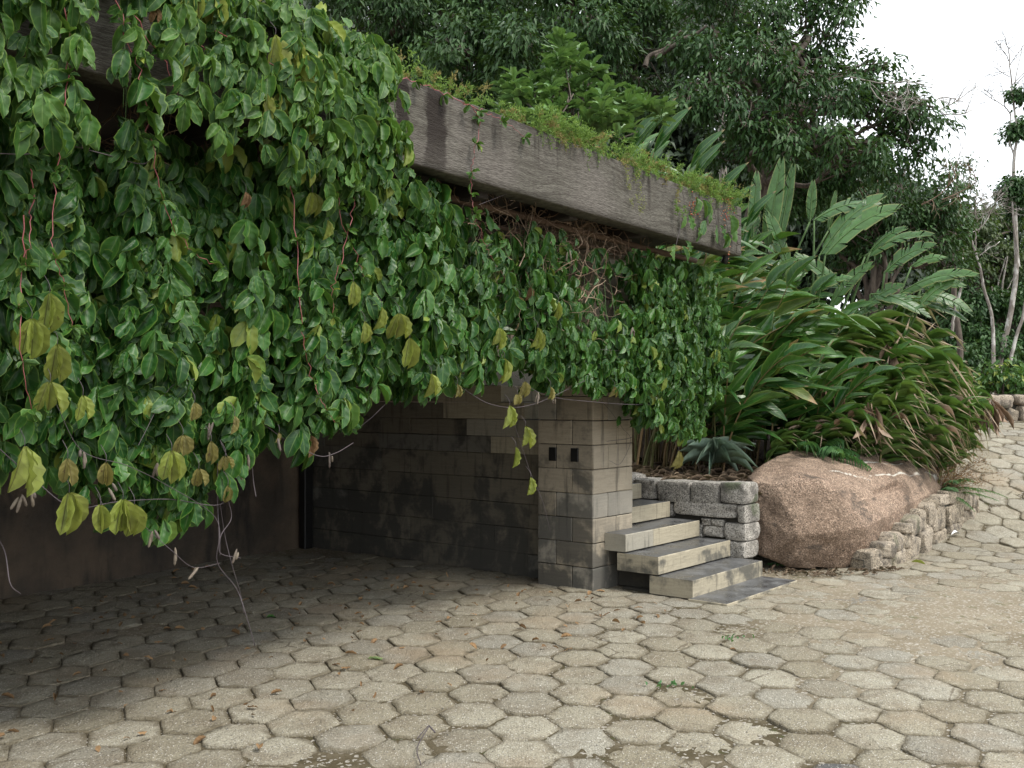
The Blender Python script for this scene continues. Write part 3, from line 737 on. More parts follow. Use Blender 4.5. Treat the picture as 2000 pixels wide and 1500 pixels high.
mb = MB(); v_ = L2W(*np.array([(a_, b_, z_) for a_ in (8.26, 8.42) for b_ in (4.0, 8.8) for z_ in (-.05, .76)]).T)
mb.add(v_, [(0, 1, 3, 2), (4, 6, 7, 5), (0, 4, 5, 1), (2, 3, 7, 6), (1, 5, 7, 3), (0, 2, 6, 4)]); mb.build('wall_core', M['mortar'], rw, smooth=False)

# ---- boulder
import bmesh
def boulder():
    K = [(1560, 1045, 9.0), (1475, 1045, 9.3), (1456, 985, 9.45), (1452, 1020, 9.4), (1470, 925, 9.8), (1540, 896, 10.2), (1620, 888, 10.6), (1700, 890, 10.9), (1765, 895, 11.2), (1800, 912, 11.2), (1828, 927, 11.15),
         (1834, 962, 10.95), (1800, 1012, 10.5), (1738, 1058, 9.9), (1722, 1075, 9.7), (1692, 1098, 9.35), (1640, 1111, 9.2), (1540, 1107, 9.12), (1480, 1086, 9.25),
         (1640, 966, 9.15), (1600, 944, 9.25), (1690, 1030, 9.1), (1515, 945, 9.3), (1700, 955, 9.75), (1780, 934, 10.6), (1500, 903, 9.9), (1555, 882, 10.3), (1640, 878, 10.6), (1725, 878, 10.9), (1795, 888, 11.2), (1838, 915, 11.2), (1842, 950, 11.0), (1460, 930, 9.7), (1470, 940, 9.45), (1560, 925, 9.45)]
    P = [at(*k) for k in K]
    P += [np.array(p) for p in ((2.5, 10.2, .1), (3.1, 11.0, .1), (4.2, 11.9, .4), (2.9, 11.2, .85), (4.3, 11.9, .85), (3.0, 9.5, -.02), (3.5, 10.0, 0.0), (2.3, 9.9, .7))]
    bm = bmesh.new()
    for p in P: bm.verts.new(p)
    bmesh.ops.convex_hull(bm, input=bm.verts)
    bmesh.ops.delete(bm, geom=[v for v in bm.verts if not v.link_faces], context='VERTS')
    bmesh.ops.triangulate(bm, faces=bm.faces)
    for it in range(7):
        bmesh.ops.subdivide_edges(bm, edges=bm.edges, cuts=1, use_grid_fill=True)
        bmesh.ops.triangulate(bm, faces=bm.faces)
        if it in (2, 3): bmesh.ops.smooth_vert(bm, verts=bm.verts, factor=.22, use_axis_x=True, use_axis_y=True, use_axis_z=True)
        if len(bm.faces) > 90000: break
    bm.normal_update()
    co = np.array([v.co[:] for v in bm.verts]); no = np.array([v.normal[:] for v in bm.verts])
    fc = np.array([[v.index for v in f.verts] for f in bm.faces]) if not bm.verts.index_update() else None
    bm.free()
    d = .05 * fbm(co, 1.5, 4, 41) + .02 * fbm(co, 7, 4, 43)
    # a split running down the right flank, cut into the surface
    p0, p1 = at(1756, 948, 10.2), at(1706, 968, 9.7)
    tt = np.clip(((co - p0) @ (p1 - p0)) / ((p1 - p0) @ (p1 - p0)), 0, 1); dist = np.linalg.norm(co - (p0 + tt[:, None] * (p1 - p0)), axis=1)
    d = d - .07 * np.exp(-(dist / .035) ** 2)
    co = co + no * d[:, None]
    w = np.zeros(len(co))
    for (a_, b_, th) in (((1620, 932, 9.7), (1700, 935, 9.8), .012), ((1700, 934, 9.9), (1830, 926, 11.0), .012), ((1580, 908, 10.1), (1780, 908, 10.9), .008), ((1650, 922, 10), (1800, 918, 10.9), .006)):
        # pale drill lines lie along fixed straight lines over the top
        A_, B_ = at(*a_), at(*b_); n_ = nrmz(np.cross(B_ - A_, np.array([0, 0, 1.0]))); ln = np.linalg.norm(B_[:2] - A_[:2])
        s_ = ((co - A_) @ nrmz(B_ - A_)); dd = np.abs((co - A_) @ n_) + .012 * fbm(co, 14, 2, 60)
        w = np.maximum(w, smooth01((th - dd) / .008) * (s_ > 0) * (s_ < ln) * (no[:, 2] > .25) * smooth01((fbm(co, 5, 2, 66) + .35) / .3))
    mb = MB(); mb.add(co, None, fc, np.stack([w, w * 0, np.full(len(w), .4)], 1))
    o = mb.build('boulder', M['boulder']); return tag(o, 'huge rounded brown granite boulder with pale drill scars on its top, beside the stair wall', 'boulder')
boulder()

# ---- low curved wall of tan stones from the boulder to the road
cw = empty('curved_stone_wall', (4.3, 10.5, 0), label='low curving wall of tan split stones running out from under the boulder to the ramp', cat='wall')
path = spline([(3.12, 9.12), (3.45, 9.42), (3.9, 9.98), (4.35, 10.55), (4.8, 11.02), (5.12, 11.4), (5.2, 11.9), (5.05, 12.5)], 8)
seg = np.concatenate([[0], np.cumsum(np.linalg.norm(np.diff(path, axis=0), axis=1))])
def wp(s): return np.array([np.interp(s, seg, path[:, 0]), np.interp(s, seg, path[:, 1])])
gc = np.random.default_rng(12); top = lambda s: np.interp(s, [0, .6, 1.2, 1.8, 2.3, 2.8, 3.2, 3.6, 4.2], [.18, .32, .42, .52, .58, .56, .50, .55, .6])
s = .0; cnt = 0
cols_ = []
while s < seg[-1] - .1:
    wd = gc.uniform(.17, .32); p = wp(s + wd / 2); dr = nrmz(np.append(wp(s + wd) - wp(s), 0)); zg = float(road_h(*p)) - .06; z = zg
    while z < top(s) - .05:
        h = gc.uniform(.13, .30); h = min(h, max(top(s) - z, .08)); sh = gc.normal() * .03
        mb = MB(); tilt = gc.normal() * .14
        axx = nrmz(dr * math.cos(tilt) + np.array([0, 0, 1.0]) * math.sin(tilt)); nn = np.array([dr[1], -dr[0], 0])
        c = np.array([p[0], p[1], z + h / 2]) + dr * sh - nn * .06 + nn * gc.normal() * .012
        rough_stone(mb, c, (wd / 2 * 1.02, .12, h / 2 * 1.03), axx, -nn, 10, 7, .13, cnt * 7 + 1, gc.random()); mb.build('wall_stone', M['wallstone'], cw)
        z += h * .97; cnt += 1
    s += wd * .97
mb = MB(); pb = []
for s in np.linspace(0, seg[-1], 40):
    p = wp(s); dr = nrmz(np.append(wp(min(s + .05, seg[-1])) - wp(max(0, s - .05)), 0)); nn = np.array([dr[1], -dr[0], 0]); c = np.array([*p, 0]) - nn * .0
    pb += [c + nn * .01 + [0, 0, -.1], c + nn * .01 + [0, 0, top(s) - .09], c - nn * .28 + [0, 0, top(s) - .07], c - nn * .28 + [0, 0, -.1]]
pb = np.array(pb); q = [(4 * k + j, 4 * k + 4 + j, 4 * k + 5 + j, 4 * k + 1 + j) for k in range(39) for j in range(3)]; mb.add(pb, q); mb.build('wall_core', M['mortar'], cw)

# ---- far wall across the top of the ramp
fw = empty('far_stone_wall', (10.5, 19, 1.2), label='low irregular stone wall at the top of the ramp in front of the slim trees', cat='wall')
gf = np.random.default_rng(2); cnt = 0
def farp(x): return np.array([x, 19.2 + .35 * (x - 10)])
for x0 in np.arange(7.6, 13.2, .30):
    z = 1.1; xw = gf.uniform(.26, .34)
    while z < 1.53:
        h = gf.uniform(.16, .3); h = min(h, 1.58 - z); mb = MB(); p = farp(x0 + gf.normal() * .04)
        rough_stone(mb, (p[0], p[1], z + h / 2), (xw / 2 * 1.05, .14, h / 2 * 1.04), (1, .35, gf.normal() * .15), (-.35, 1, 0), 7, 4.5, .14, cnt * 3 + 5, gf.random()); mb.build('wall_stone', M['wallstone'], fw); z += h; cnt += 1
mb = MB(); p0, p1 = farp(7.4), farp(13.5); pts_ = [(p0[0], p0[1] + .02, 1.0), (p1[0], p1[1] + .02, 1.0), (p1[0], p1[1] + .02, 1.6), (p0[0], p0[1] + .02, 1.6), (p0[0], p0[1] + .3, 1.0), (p1[0], p1[1] + .3, 1.0), (p1[0], p1[1] + .3, 1.6), (p0[0], p0[1] + .3, 1.6)]
mb.add(pts_, [(0, 1, 2, 3), (4, 7, 6, 5), (3, 2, 6, 7), (0, 3, 7, 4), (1, 5, 6, 2)]); mb.build('wall_core', M['mortar'], fw, smooth=False)

# ================================================================== vegetation
def prof_ov(t): return np.sin(np.pi * np.clip(t, 0, 1) ** 1.2) ** .5
def prof_ln(t): return np.sin(np.pi * np.clip(t, 0, 1) ** .85) ** .85
def prof_st(t): return np.minimum(1, t * 6) ** .6 * (1 - t ** 2.2) ** .8
def prof_tr(t): return np.sin(np.pi * np.clip(t, 0, 1) ** .8) ** .9
VT = [leaf_tpl(8, (-1, -.55, 0, .55, 1), prof_ov, f, c, w, k) for k, (f, c, w) in enumerate([(.16, .10, .02), (.22, .22, .03), (-.08, .18, .035), (.10, .35, .03), (.28, .05, .04), (.05, .28, .05), (.3, .30, .03), (.12, .42, .09), (-.15, .10, .06), (.35, .18, .02), (.2, .5, .05), (.08, .12, .08)])]
LT = [leaf_tpl(4, (-1, 0, 1), prof_ov, .2, .12, .03, 20 + k) for k in range(4)]              # light version for small leaves
DT = []                                                                                     # tree leaf: folded diamond, three facets each side
for k, (fo, cu) in enumerate([(.3, .1), (.5, .25), (.15, .3)]):
    v = np.array([[0, 0, 0], [1, .38, fo * .3], [-1, .38, fo * .3], [0, .45, 0 - cu * .2], [0, 1, -cu]], float); v[1:3, 2] *= 1
    DT.append((v, np.array([(0, 1, 4, 3), (0, 3, 4, 2)]), np.array([[0, 0], [1, .38], [-1, .38], [0, .45], [0, 1]], float)))

# ---- hanging vine curtain
_bx = [-200, 0, 60, 150, 260, 330, 400, 450, 520, 600, 650, 700, 760, 850, 930, 1000, 1060, 1150, 1200, 1240, 1300, 1345, 1362]
_by = [930, 940, 960, 985, 1040, 1000, 930, 870, 835, 880, 835, 755, 770, 760, 745, 765, 760, 765, 770, 830, 860, 850, 790]
_bz = [onb(x, y, 4.3) for x, y in zip(_bx, _by)]; BA = np.array([p[0] for p in _bz]); BZ = np.array([p[1] for p in _bz])
def curtain(name, label, a0, a1, nstr, seed, mat, bmid=4.3, ztop=None, dense=1.0, thick=.16, leafL=.142, cover=None, zlow=None):
    g = np.random.default_rng(seed); root = bempty(name, (a0 + a1) / 2, bmid, 2.7, label=label, cat='vine', group='climbing vines draped over the carport')
    pos, ax, nr, Ls, Ws, rn = [], [], [], [], [], []; stems = MB(); gapn = [zlow is None]
    for k in range(nstr):
        a = g.uniform(a0, a1)
        zt_ = (zb(a) - .02 if ztop is None else ztop(a, g)); zl = (np.interp(a, BA, BZ) if zlow is None else zlow(a, g)) + .05 + abs(g.normal()) * .10
        if cover is not None and g.random() > cover(a): continue
        depth = g.uniform(-1, 1) ** 3 * thick + g.uniform(-.5, .5) * thick * .9
        if zlow is None and g.random() < .35: zt_ = g.uniform(zl + .3, zt_ + .01)
        n = max(3, int((zt_ - zl) / .066)); zz = np.linspace(zt_, zl, n)
        wob = np.cumsum(g.normal(size=n) * .012); wob2 = np.cumsum(g.normal(size=n) * .010)
        aa = a + wob; bb = bmid + depth + wob2 * .7
        # the mass bellies out towards the viewer a little below the beam
        bb = bb - .10 * np.sin(np.clip((zt_ - zz) / 1.4, 0, 1) * np.pi)
        path = L2W(aa, bb, zz)
        if k % 3 == 0: tube(stems, path[::2] if n > 5 else path, .0022, 4)
        for i in range(n):
            if g.random() > dense: continue
            if gapn[0] and g.random() < .85 * float(smooth01((-fbm(np.array([[aa[i], zz[i], 0]]), 2.1, 3, 77)[0] - .10 - .3 * (aa[i] < 3.6 and zz[i] > 2.2)) / .22)) and depth < thick * .8: continue
            sd = g.normal(); out = g.uniform(.35, 1.0)
            d = nrmz(-V * out + U * sd * .55 + np.array([0, 0, g.uniform(-.5, .35)]))
            pet = path[i] + d * g.uniform(.03, .09)
            face = nrmz(-V * g.uniform(.6, 1.2) + U * g.normal() * .55 + np.array([0, 0, g.uniform(-.1, .8)]))
            down = nrmz(np.array([0, 0, -1.0]) + -V * g.uniform(-.15, .55) + U * (g.normal() * .42))
            L = leafL * g.uniform(.5, 1.12); sp = g.uniform(.45, .85); r0 = g.random() ** 1.4
            for s in ((-1, 0, 1) if g.random() < .45 else (-.55, .55)):
                side = np.cross(down, face)
                pos.append(pet); ax.append(down * math.cos(sp * s) + side * math.sin(sp * s)); nr.append(face + side * s * .35 + g.normal(size=3) * .18)
                Ls.append(L * (1 if s == 0 else .86) * g.uniform(.9, 1.1)); Ws.append(L * g.uniform(.19, .25)); rn.append(np.clip(r0 + g.normal() * .08, 0, 1))
    mb = MB(); inst(mb, VT, np.array(pos), np.array(ax), np.array(nr), np.array(Ls), np.array(Ws), np.array(rn), g)
    mb.build('foliage', mat, root); stems.build('vine_stems', M['stem'], root)
    return root, len(pos)
def thin(a):   # the bare woody patch under the beam
    return 1.0
v1, n1 = curtain('climbing_vine', 'big leaved vine curtain hanging across the left half of the carport opening', .9, 4.6, 300, 21, M['vine'], 4.26, thick=.2, leafL=.154, dense=.92,
                 ztop=lambda a, g: zb(a) - .03 - (.04 + .22 * g.random()) * math.exp(-((a - 2.55) / .5) ** 2) * 1.3)
v2, n2 = curtain('climbing_vine', 'vine curtain of smaller leaves hanging under the bare beam in front of the pillar', 4.6, 8.02, 350, 22, M['vine'], 4.34, thick=.13, leafL=.126, dense=.9,
                 ztop=lambda a, g: zb(a) - (.06 + g.random() * (.55 * math.exp(-((a - 6.3) / .75) ** 2) + .08)))
def spill_top(a, g): return zt(a) + g.uniform(.0, .10)
def spill_low(a, g):
    return zb(a) - .1 + g.uniform(-.35, .15)
def spill_cov(a):
    px = np.interp(a, [1.6, 2.0, 2.2, 2.85, 3.05, 3.4, 3.7, 3.8, 3.85], [1, .9, .4, .4, .6, .75, .9, .5, 0]); return px
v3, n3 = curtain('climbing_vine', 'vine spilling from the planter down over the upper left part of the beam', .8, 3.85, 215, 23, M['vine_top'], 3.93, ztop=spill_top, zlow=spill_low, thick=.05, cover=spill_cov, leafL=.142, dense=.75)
v4, n4 = curtain('climbing_vine', 'vine thicket hanging beside the right face of the pillar over the soil bed', 7.5, 8.35, 90, 24, M['vine'], 4.5, ztop=lambda a, g: zb(8) - .02 - g.random() * .5,
                 zlow=lambda a, g: np.interp(a, [7.5, 7.8, 8.1, 8.35], [1.35, 1.2, 1.25, 1.55]) + g.random() * .2, thick=.14, leafL=.112, dense=.8)
# leaves lying over the top edge of the planter at the left
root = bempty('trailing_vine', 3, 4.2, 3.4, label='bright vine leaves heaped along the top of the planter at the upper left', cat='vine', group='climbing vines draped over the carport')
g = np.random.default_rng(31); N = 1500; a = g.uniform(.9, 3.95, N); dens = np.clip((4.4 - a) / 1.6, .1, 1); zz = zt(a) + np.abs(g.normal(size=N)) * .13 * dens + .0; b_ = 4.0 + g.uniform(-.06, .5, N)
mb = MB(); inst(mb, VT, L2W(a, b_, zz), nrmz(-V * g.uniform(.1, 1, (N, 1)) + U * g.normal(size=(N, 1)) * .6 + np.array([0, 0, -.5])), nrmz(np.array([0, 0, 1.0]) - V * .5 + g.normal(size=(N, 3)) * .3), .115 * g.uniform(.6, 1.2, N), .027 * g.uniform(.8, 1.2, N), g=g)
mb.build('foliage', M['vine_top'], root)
def stem_px(pts, b, rad, mb, n=6, jit=.0):
    W = np.array([onbW(x, y, b + (jit * math.sin(i * 2.1))) for i, (x, y) in enumerate(pts)]); tube(mb, spline(W, n), rad, 6); return W
# red runners with a rosette of young leaves at each joint; each is a plant shoot of the vine it hangs from
def runner(parent, pts, b, seed):
    g = np.random.default_rng(seed); mb = MB(); W = np.array([onbW(x, y, b + .02 * math.sin(i * 2.1)) for i, (x, y) in enumerate(pts)]); P = spline(W, 6); P[1:-1] += g.normal(size=(len(P) - 2, 3)) * .006; tube(mb, P, np.linspace(.0028, .0014, len(P)), 5)
    r = mb.build('red_runner', M['redstem'], parent); lf = MB(); seglen = np.linalg.norm(np.diff(P, axis=0), axis=1).sum(); k = max(2, int(seglen / .17))
    for i in np.linspace(4, len(P) - 1, k).astype(int):
        lf = MB(); m = g.integers(4, 8); d = rand_dir(m, g) + np.array([0, 0, -.3]) - V * .4
        inst(lf, LT, np.repeat(P[i][None], m, 0), d, rand_dir(m, g) + np.array([0, 0, 1.0]), g.uniform(.035, .065, m), g.uniform(.009, .015, m), g=g); lf.build('leaf_rosette', M['vine_top'], r)
    return r
RUN = [([(118, -30), (133, 100), (127, 200), (115, 290), (105, 420), (104, 490), (125, 560), (140, 640)], 3.78), ([(215, -30), (252, 84), (280, 168), (297, 300), (332, 427), (378, 490), (430, 525)], 3.80),
       ([(330, -20), (352, 30), (388, 85), (440, 120), (480, 200)], 3.84), ([(262, 30), (320, 120), (345, 190), (360, 205)], 3.82), ([(46, 420), (40, 560), (38, 680), (62, 800)], 3.86), ([(60, 330), (64, 400), (58, 470), (52, 520)], 3.9),
       ([(560, 250), (575, 420), (585, 560), (592, 660), (612, 745), (630, 790), (655, 825)], 3.98), ([(620, 100), (640, 200), (655, 330), (665, 420), (700, 510), (712, 540)], 3.9),
       ([(700, 330), (690, 400), (668, 500), (650, 560), (652, 620)], 4.0), ([(420, 60), (480, 90), (560, 150), (640, 190)], 3.82), ([(450, 180), (455, 230), (470, 260)], 3.86)]
for k, (p, b0) in enumerate(RUN): runner(v3 if k in (2, 3, 9, 10, 7) else v1, p, min(b0, 3.84), 100 + k)
tr = bempty('trailing_vine', 5.0, 3.97, 3.3, label='single thin red runner trailing from the planter across the bare beam face', cat='vine', group='climbing vines draped over the carport')
runner(tr, [(775, 150), (830, 165), (885, 190), (925, 215), (936, 245), (928, 300), (921, 340), (921, 388), (932, 430), (950, 480), (965, 510)], 3.965, 130)
runner(tr, [(905, 200), (950, 220), (985, 240), (1025, 268)], 3.965, 131)
# pale, olive and drying hanging leaf pairs
def hangpair(parent, px, py, Lpx, b, mat, name, seed):
    g = np.random.default_rng(seed); p = onbW(px, py, b); L = 1.05 * Lpx / 2000 * p[1]; n = 2 if g.random() < .7 else 3; mb = MB()
    face = nrmz(-V + U * g.normal() * .35 + np.array([0, 0, .1]))
    for i in range(n):
        s = (i - (n - 1) / 2) * g.uniform(.22, .36); side = np.cross(np.array([0, 0, -1.0]), face); d = np.array([0, 0, -1.0]) * math.cos(s) + side * math.sin(s) - V * g.normal() * .12
        inst(mb, [VT[g.choice([1, 4, 6])]], p[None] + side * s * .02, d, face + side * (s * 1.6), L * g.uniform(.85, 1.05), L * g.uniform(.165, .205), g=g)
    o = mb.build(name, mat, parent); s_ = MB(); tube(s_, spline([p, p + np.array([0, 0, .03]), p + np.array([0, 0, .07]) + V * .04], 4), .0016, 4); s_.build('leaf_stalk', M['darkstem'], o)
    return o
LIME = [(97, 572, 78, 3.86), (62, 622, 80, 3.86), (112, 672, 78, 3.86), (98, 745, 62, 3.86), (162, 772, 52, 3.88), (48, 872, 92, 3.9), (135, 962, 78, 3.92), (196, 985, 56, 3.95), (240, 975, 66, 3.97), (262, 985, 62, 3.97), (335, 880, 60, 4.0),
        (538, 68, 72, 3.8), (572, 72, 62, 3.8), (588, 140, 75, 3.82), (520, 180, 70, 3.82), (548, 182, 56, 3.82), (567, 213, 58, 3.82), (600, 215, 60, 3.82), (572, 275, 40, 3.85), (595, 318, 44, 3.86), (610, 376, 44, 3.88),
        (690, 550, 48, 4.0), (745, 600, 48, 4.0), (780, 612, 55, 4.0), (712, 628, 44, 4.0), (800, 660, 58, 4.0), (730, 224, 52, 3.9), (780, 262, 44, 3.93), (985, 700, 48, 4.12), (995, 792, 44, 4.1), (1026, 832, 42, 4.1), (1007, 873, 42, 4.1), (1036, 932, 38, 4.1),
        (1090, 590, 34, 4.15), (975, 640, 40, 4.15), (842, 730, 46, 4.1), (1050, 640, 46, 4.1), (640, 430, 36, 3.95), (420, -10, 60, 3.8), (380, -25, 60, 3.8), (350, -20, 50, 3.8)]
OLIVE = [(132, 895, 52, 3.9), (207, 903, 48, 3.92), (357, 850, 44, 3.96), (380, 786, 38, 3.96), (412, 862, 44, 3.98), (388, 915, 36, 3.98), (445, 948, 36, 3.98), (458, 812, 36, 4.0), (200, 1000, 28, 3.95), (545, 845, 22, 4.05), (862, 728, 30, 4.1), (893, 750, 26, 4.12), (1025, 745, 34, 4.12), (1075, 755, 26, 4.12), (1010, 770, 22, 4.12), (1200, 755, 22, 4.12), (1325, 880, 36, 4.3), (440, 890, 30, 4.0)]
for k, (x, y, L, b0) in enumerate(LIME): hangpair(v3 if y < 330 and x > 300 else (v1 if x < 860 else v2), x, y, L, min(b0, 3.80 if y < 330 else (3.86 if x < 700 else (3.93 if x < 860 else 4.03))), M['lime'], 'pale_leaf', 200 + k)
for k, (x, y, L, b0) in enumerate(OLIVE): hangpair(v1 if x < 860 else v2, x, y, L, b0 - .06, M['olive'], 'withered_leaf', 300 + k)
for k, (x, y, L, b0) in enumerate([(480, 375, 30, 3.9), (607, 850, 40, 4.1), (1035, 560, 28, 4.15), (1015, 580, 22, 4.15), (305, 15, 30, 3.86), (520, 300, 40, 4.4), (500, 330, 40, 4.45)]): hangpair(v1 if x < 900 else v2, x, y, L, b0, M['dry'], 'dead_leaf', 350 + k)
# thin dark bare stems looping under the curtain, with dry pods
BARE = [([(-20, 860), (60, 930), (140, 990), (230, 980), (330, 975), (430, 985), (455, 930), (430, 860)], 3.98), ([(110, 790), (160, 880), (250, 910), (330, 950), (420, 1010), (430, 1085)], 3.95), ([(0, 300), (60, 300), (110, 280), (200, 300), (280, 320), (300, 290)], 3.85),
        ([(270, 870), (330, 760), (380, 740)], 3.95), ([(510, 825), (560, 860), (620, 890), (655, 885), (690, 865)], 4.05), ([(640, 815), (686, 840), (720, 820), (752, 790)], 4.1), ([(580, 640), (640, 700), (720, 720), (800, 722), (880, 745), (960, 790), (1040, 790), (1150, 740)], 4.1),
        ([(700, 340), (760, 430), (850, 500), (920, 560), (1010, 590), (1090, 640), (1160, 680), (1250, 680), (1330, 640)], 4.14), ([(990, 720), (1060, 770), (1160, 785), (1260, 790), (1350, 780)], 4.14), ([(1005, 830), (1035, 920), (1060, 980), (1075, 1040)], 4.1),
        ([(425, 905), (425, 985), (428, 1050), (425, 1100), (462, 1150), (480, 1200), (498, 1262)], 4.0), ([(430, 985), (440, 1050), (455, 1110), (470, 1160), (476, 1200)], 4.02), ([(440, 960), (452, 1010), (432, 1045), (430, 1080), (470, 1090)], 4.0),
        ([(240, 985), (290, 1035), (335, 1075), (378, 1108), (430, 1100)], 3.98), ([(-10, 1040), (10, 1080), (20, 1140), (40, 1160)], 3.98), ([(1160, 770), (1190, 800), (1215, 835), (1232, 860), (1212, 905), (1190, 900)], 4.5), ([(1185, 862), (1232, 855), (1237, 840)], 4.5), ([(850, 460), (800, 440), (700, 330), (620, 270)], 4.1),
        ([(490, 880), (495, 940), (500, 970)], 4.0), ([(935, 400), (1000, 375), (1060, 355), (1120, 320)], 4.05)]
for k, (p, b0) in enumerate(BARE): bm_ = MB(); stem_px(p, b0, .0015 if k % 2 else .0022, bm_, 7, .03); bm_.build('bare_stem', M['darkstem'], v1 if p[0][0] < 900 else v2)
PODS = [(55, 893), (65, 960), (42, 970), (160, 880), (130, 1000), (218, 950), (300, 1040), (340, 1070), (385, 1105), (464, 1075), (484, 890), (543, 855), (644, 885), (410, 825), (305, 905), (170, 272), (120, 270), (700, 340), (745, 452), (1255, 700), (1235, 640), (800, 640), (890, 520), (1050, 770), (1080, 780), (1110, 490), (905, 470), (475, 905)]
for k, (x, y) in enumerate(PODS):
    g = np.random.default_rng(400 + k); mb = MB(); p = onbW(x, y, 3.96 if x < 600 else 4.1)
    for s in range(g.integers(2, 4)):
        d = np.array([0, 0, -1.0]) + g.normal(size=3) * .28; q0 = p + g.normal(size=3) * .006; tube(mb, [q0, q0 + d * .012, q0 + d * .03, q0 + d * .046, q0 + d * .052], [.002, .0065, .007, .006, .001], 6, rnd=g.random())
    mb.build('seed_pod', M['pod'], v1 if x < 860 else v2)
# dry woody tangle under the beam
g = np.random.default_rng(51); mb = MB()
def tangle(mb, cx, cy, sx, sy, n, b, g, col=0):
    for i in range(n):
        x, y = cx + g.normal() * sx, cy + g.normal() * sy; p = onbW(x, y, b + g.uniform(-.1, .12)); pts = [p]; d = nrmz(U * g.normal() + np.array([0, 0, g.normal() * 1.1]) - V * g.normal() * .3)
        for s in range(g.integers(3, 7)): pts.append(pts[-1] + d * g.uniform(.04, .09)); d = nrmz(d + g.normal(size=3) * .45)
        tube(mb, spline(pts, 3), g.uniform(.0015, .005) * np.linspace(1, .5, len(pts) * 3 - 2), 5, rnd=g.random())
tangle(mb, 1080, 440, 90, 28, 150, 4.36, g); tangle(mb, 1080, 530, 60, 40, 110, 4.27, g); tangle(mb, 1100, 600, 40, 40, 40, 4.25, g); tangle(mb, 900, 400, 60, 14, 40, 4.36, g); tangle(mb, 1230, 480, 60, 14, 50, 4.36, g)
mb.build('woody_tangle', M['drystem'], v2)
mb = MB(); tangle(mb, 400, 285, 130, 30, 160, 4.42, g); tangle(mb, 250, 330, 120, 50, 60, 4.42, g)
for xx in (405, 415, 470): tube(mb, spline([onbW(xx, 180, 4.3), onbW(xx + 6, 230, 4.3), onbW(xx - 4, 270, 4.3), onbW(xx + 10, 330, 4.3)], 5), .007, 6)
mb.build('woody_tangle', M['drystem'], v1)

# ---- planter top: feathery ground cover, berries
root_stuff = MB(); straw = MB(); g = np.random.default_rng(61)
def feather_sprays(n, afun, bfun, zfun, L0, g, hang=0.0):
    for i in range(n):
        a = afun(); b = bfun(); pat = float(vnoise(np.array([[a, 0, 0]]), 2.3, 5)[0])
        if g.random() < .35 - .6 * pat: continue
        L0_ = L0 * (.8 + .5 * max(0, pat)); p = L2W(a, b, zfun(a)); up = g.uniform(.3, 1.1) - hang; d = nrmz(-V * g.uniform(-.2, 1.0) + U * g.normal() * .8 + np.array([0, 0, up])); L = L0_ * g.uniform(.35, 1.35)
        t = np.linspace(0, 1, 6)[:, None]; P = p + d * L * t + np.array([0, 0, -.45]) * L * t ** 2; m = 34; tt = g.random(m); Q = p + d * L * tt[:, None] + np.array([0, 0, -.45]) * L * tt[:, None] ** 2
        dst = straw if g.random() < .24 else root_stuff
        tube(dst, P, .0012, 3); Q = Q + g.normal(size=(m, 3)) * .012 * L / .2
        inst(dst, DT, Q, rand_dir(m, g) + d * .6 + np.array([0, 0, .2]), rand_dir(m, g), g.uniform(.016, .034, m), g.uniform(.0022, .0038, m), g=g)
fh = lambda a: zt(a) + .05
feather_sprays(760, lambda: g.uniform(5.3, 8.15), lambda: 4.0 + g.random() ** 1.6 * .4, lambda a: zt(a) + .03 + g.random() * .06, .21, g)
feather_sprays(400, lambda: g.uniform(3.2, 5.4), lambda: g.uniform(4.05, 4.6), lambda a: zt(a) + .08, .20, g)
feather_sprays(150, lambda: g.uniform(5.2, 8.12), lambda: g.uniform(3.97, 4.05), lambda a: zt(a) + .02, .12, g, 1.3)
feather_sprays(14, lambda: 7.02 + g.normal() * .04, lambda: 3.96, lambda a: zt(a) - g.random() * .22, .07, g, 1.6)
o = root_stuff.build('feathery_ground_cover', M['feather']); tag(o, 'fine feathery green growth along the top of the planter beam', 'ground cover', kind='stuff')
o = straw.build('feathery_ground_cover', M['feathery']); tag(o, 'straw coloured dried feathery growth among the green on the planter beam', 'ground cover', kind='stuff')
ev = bempty('trailing_vine', 7.9, 3.97, 3.2, label='short leafy vine sprig with red berries hanging over the far end of the beam', cat='vine', group='climbing vines draped over the carport')
g = np.random.default_rng(71); mb = MB()
for (x, y, L, d0) in [(1360, 385, 34, -.3), (1372, 390, 34, .2), (1385, 396, 40, .1), (1378, 430, 34, -.6), (1400, 440, 34, .1), (1337, 420, 26, -.3), (1345, 420, 30, .4), (1408, 440, 32, .4), (1340, 470, 26, .7), (1318, 478, 32, -.2), (1332, 480, 32, .5), (1425, 420, 36, 0), (1432, 438, 34, .3), (1418, 455, 30, -.2), (1365, 445, 24, 0), (1390, 530, 24, -.7), (1375, 528, 24, -.2), (1400, 532, 30, .5)]:
    p = onbW(x, y, 3.96); l = L / 2000 * p[1] * 1.05; d = np.array([0, 0, -1.0]) * math.cos(d0) + U * math.sin(d0) - V * .2; inst(mb, VT, p[None], d, nrmz(-V + U * g.normal() * .3 + np.array([0, 0, .3])), l, l * .27, g=g)
mb.build('foliage', M['vine_top'], ev); mb = MB(); stem_px([(1290, 362), (1330, 372), (1336, 410), (1326, 455), (1320, 480)], 3.965, .0022, mb); stem_px([(1360, 380), (1390, 400), (1400, 440), (1402, 470)], 3.965, .0022, mb); stem_px([(1400, 400), (1420, 440), (1424, 500)], 3.965, .0022, mb); mb.build('bare_stems', M['darkstem'], ev)
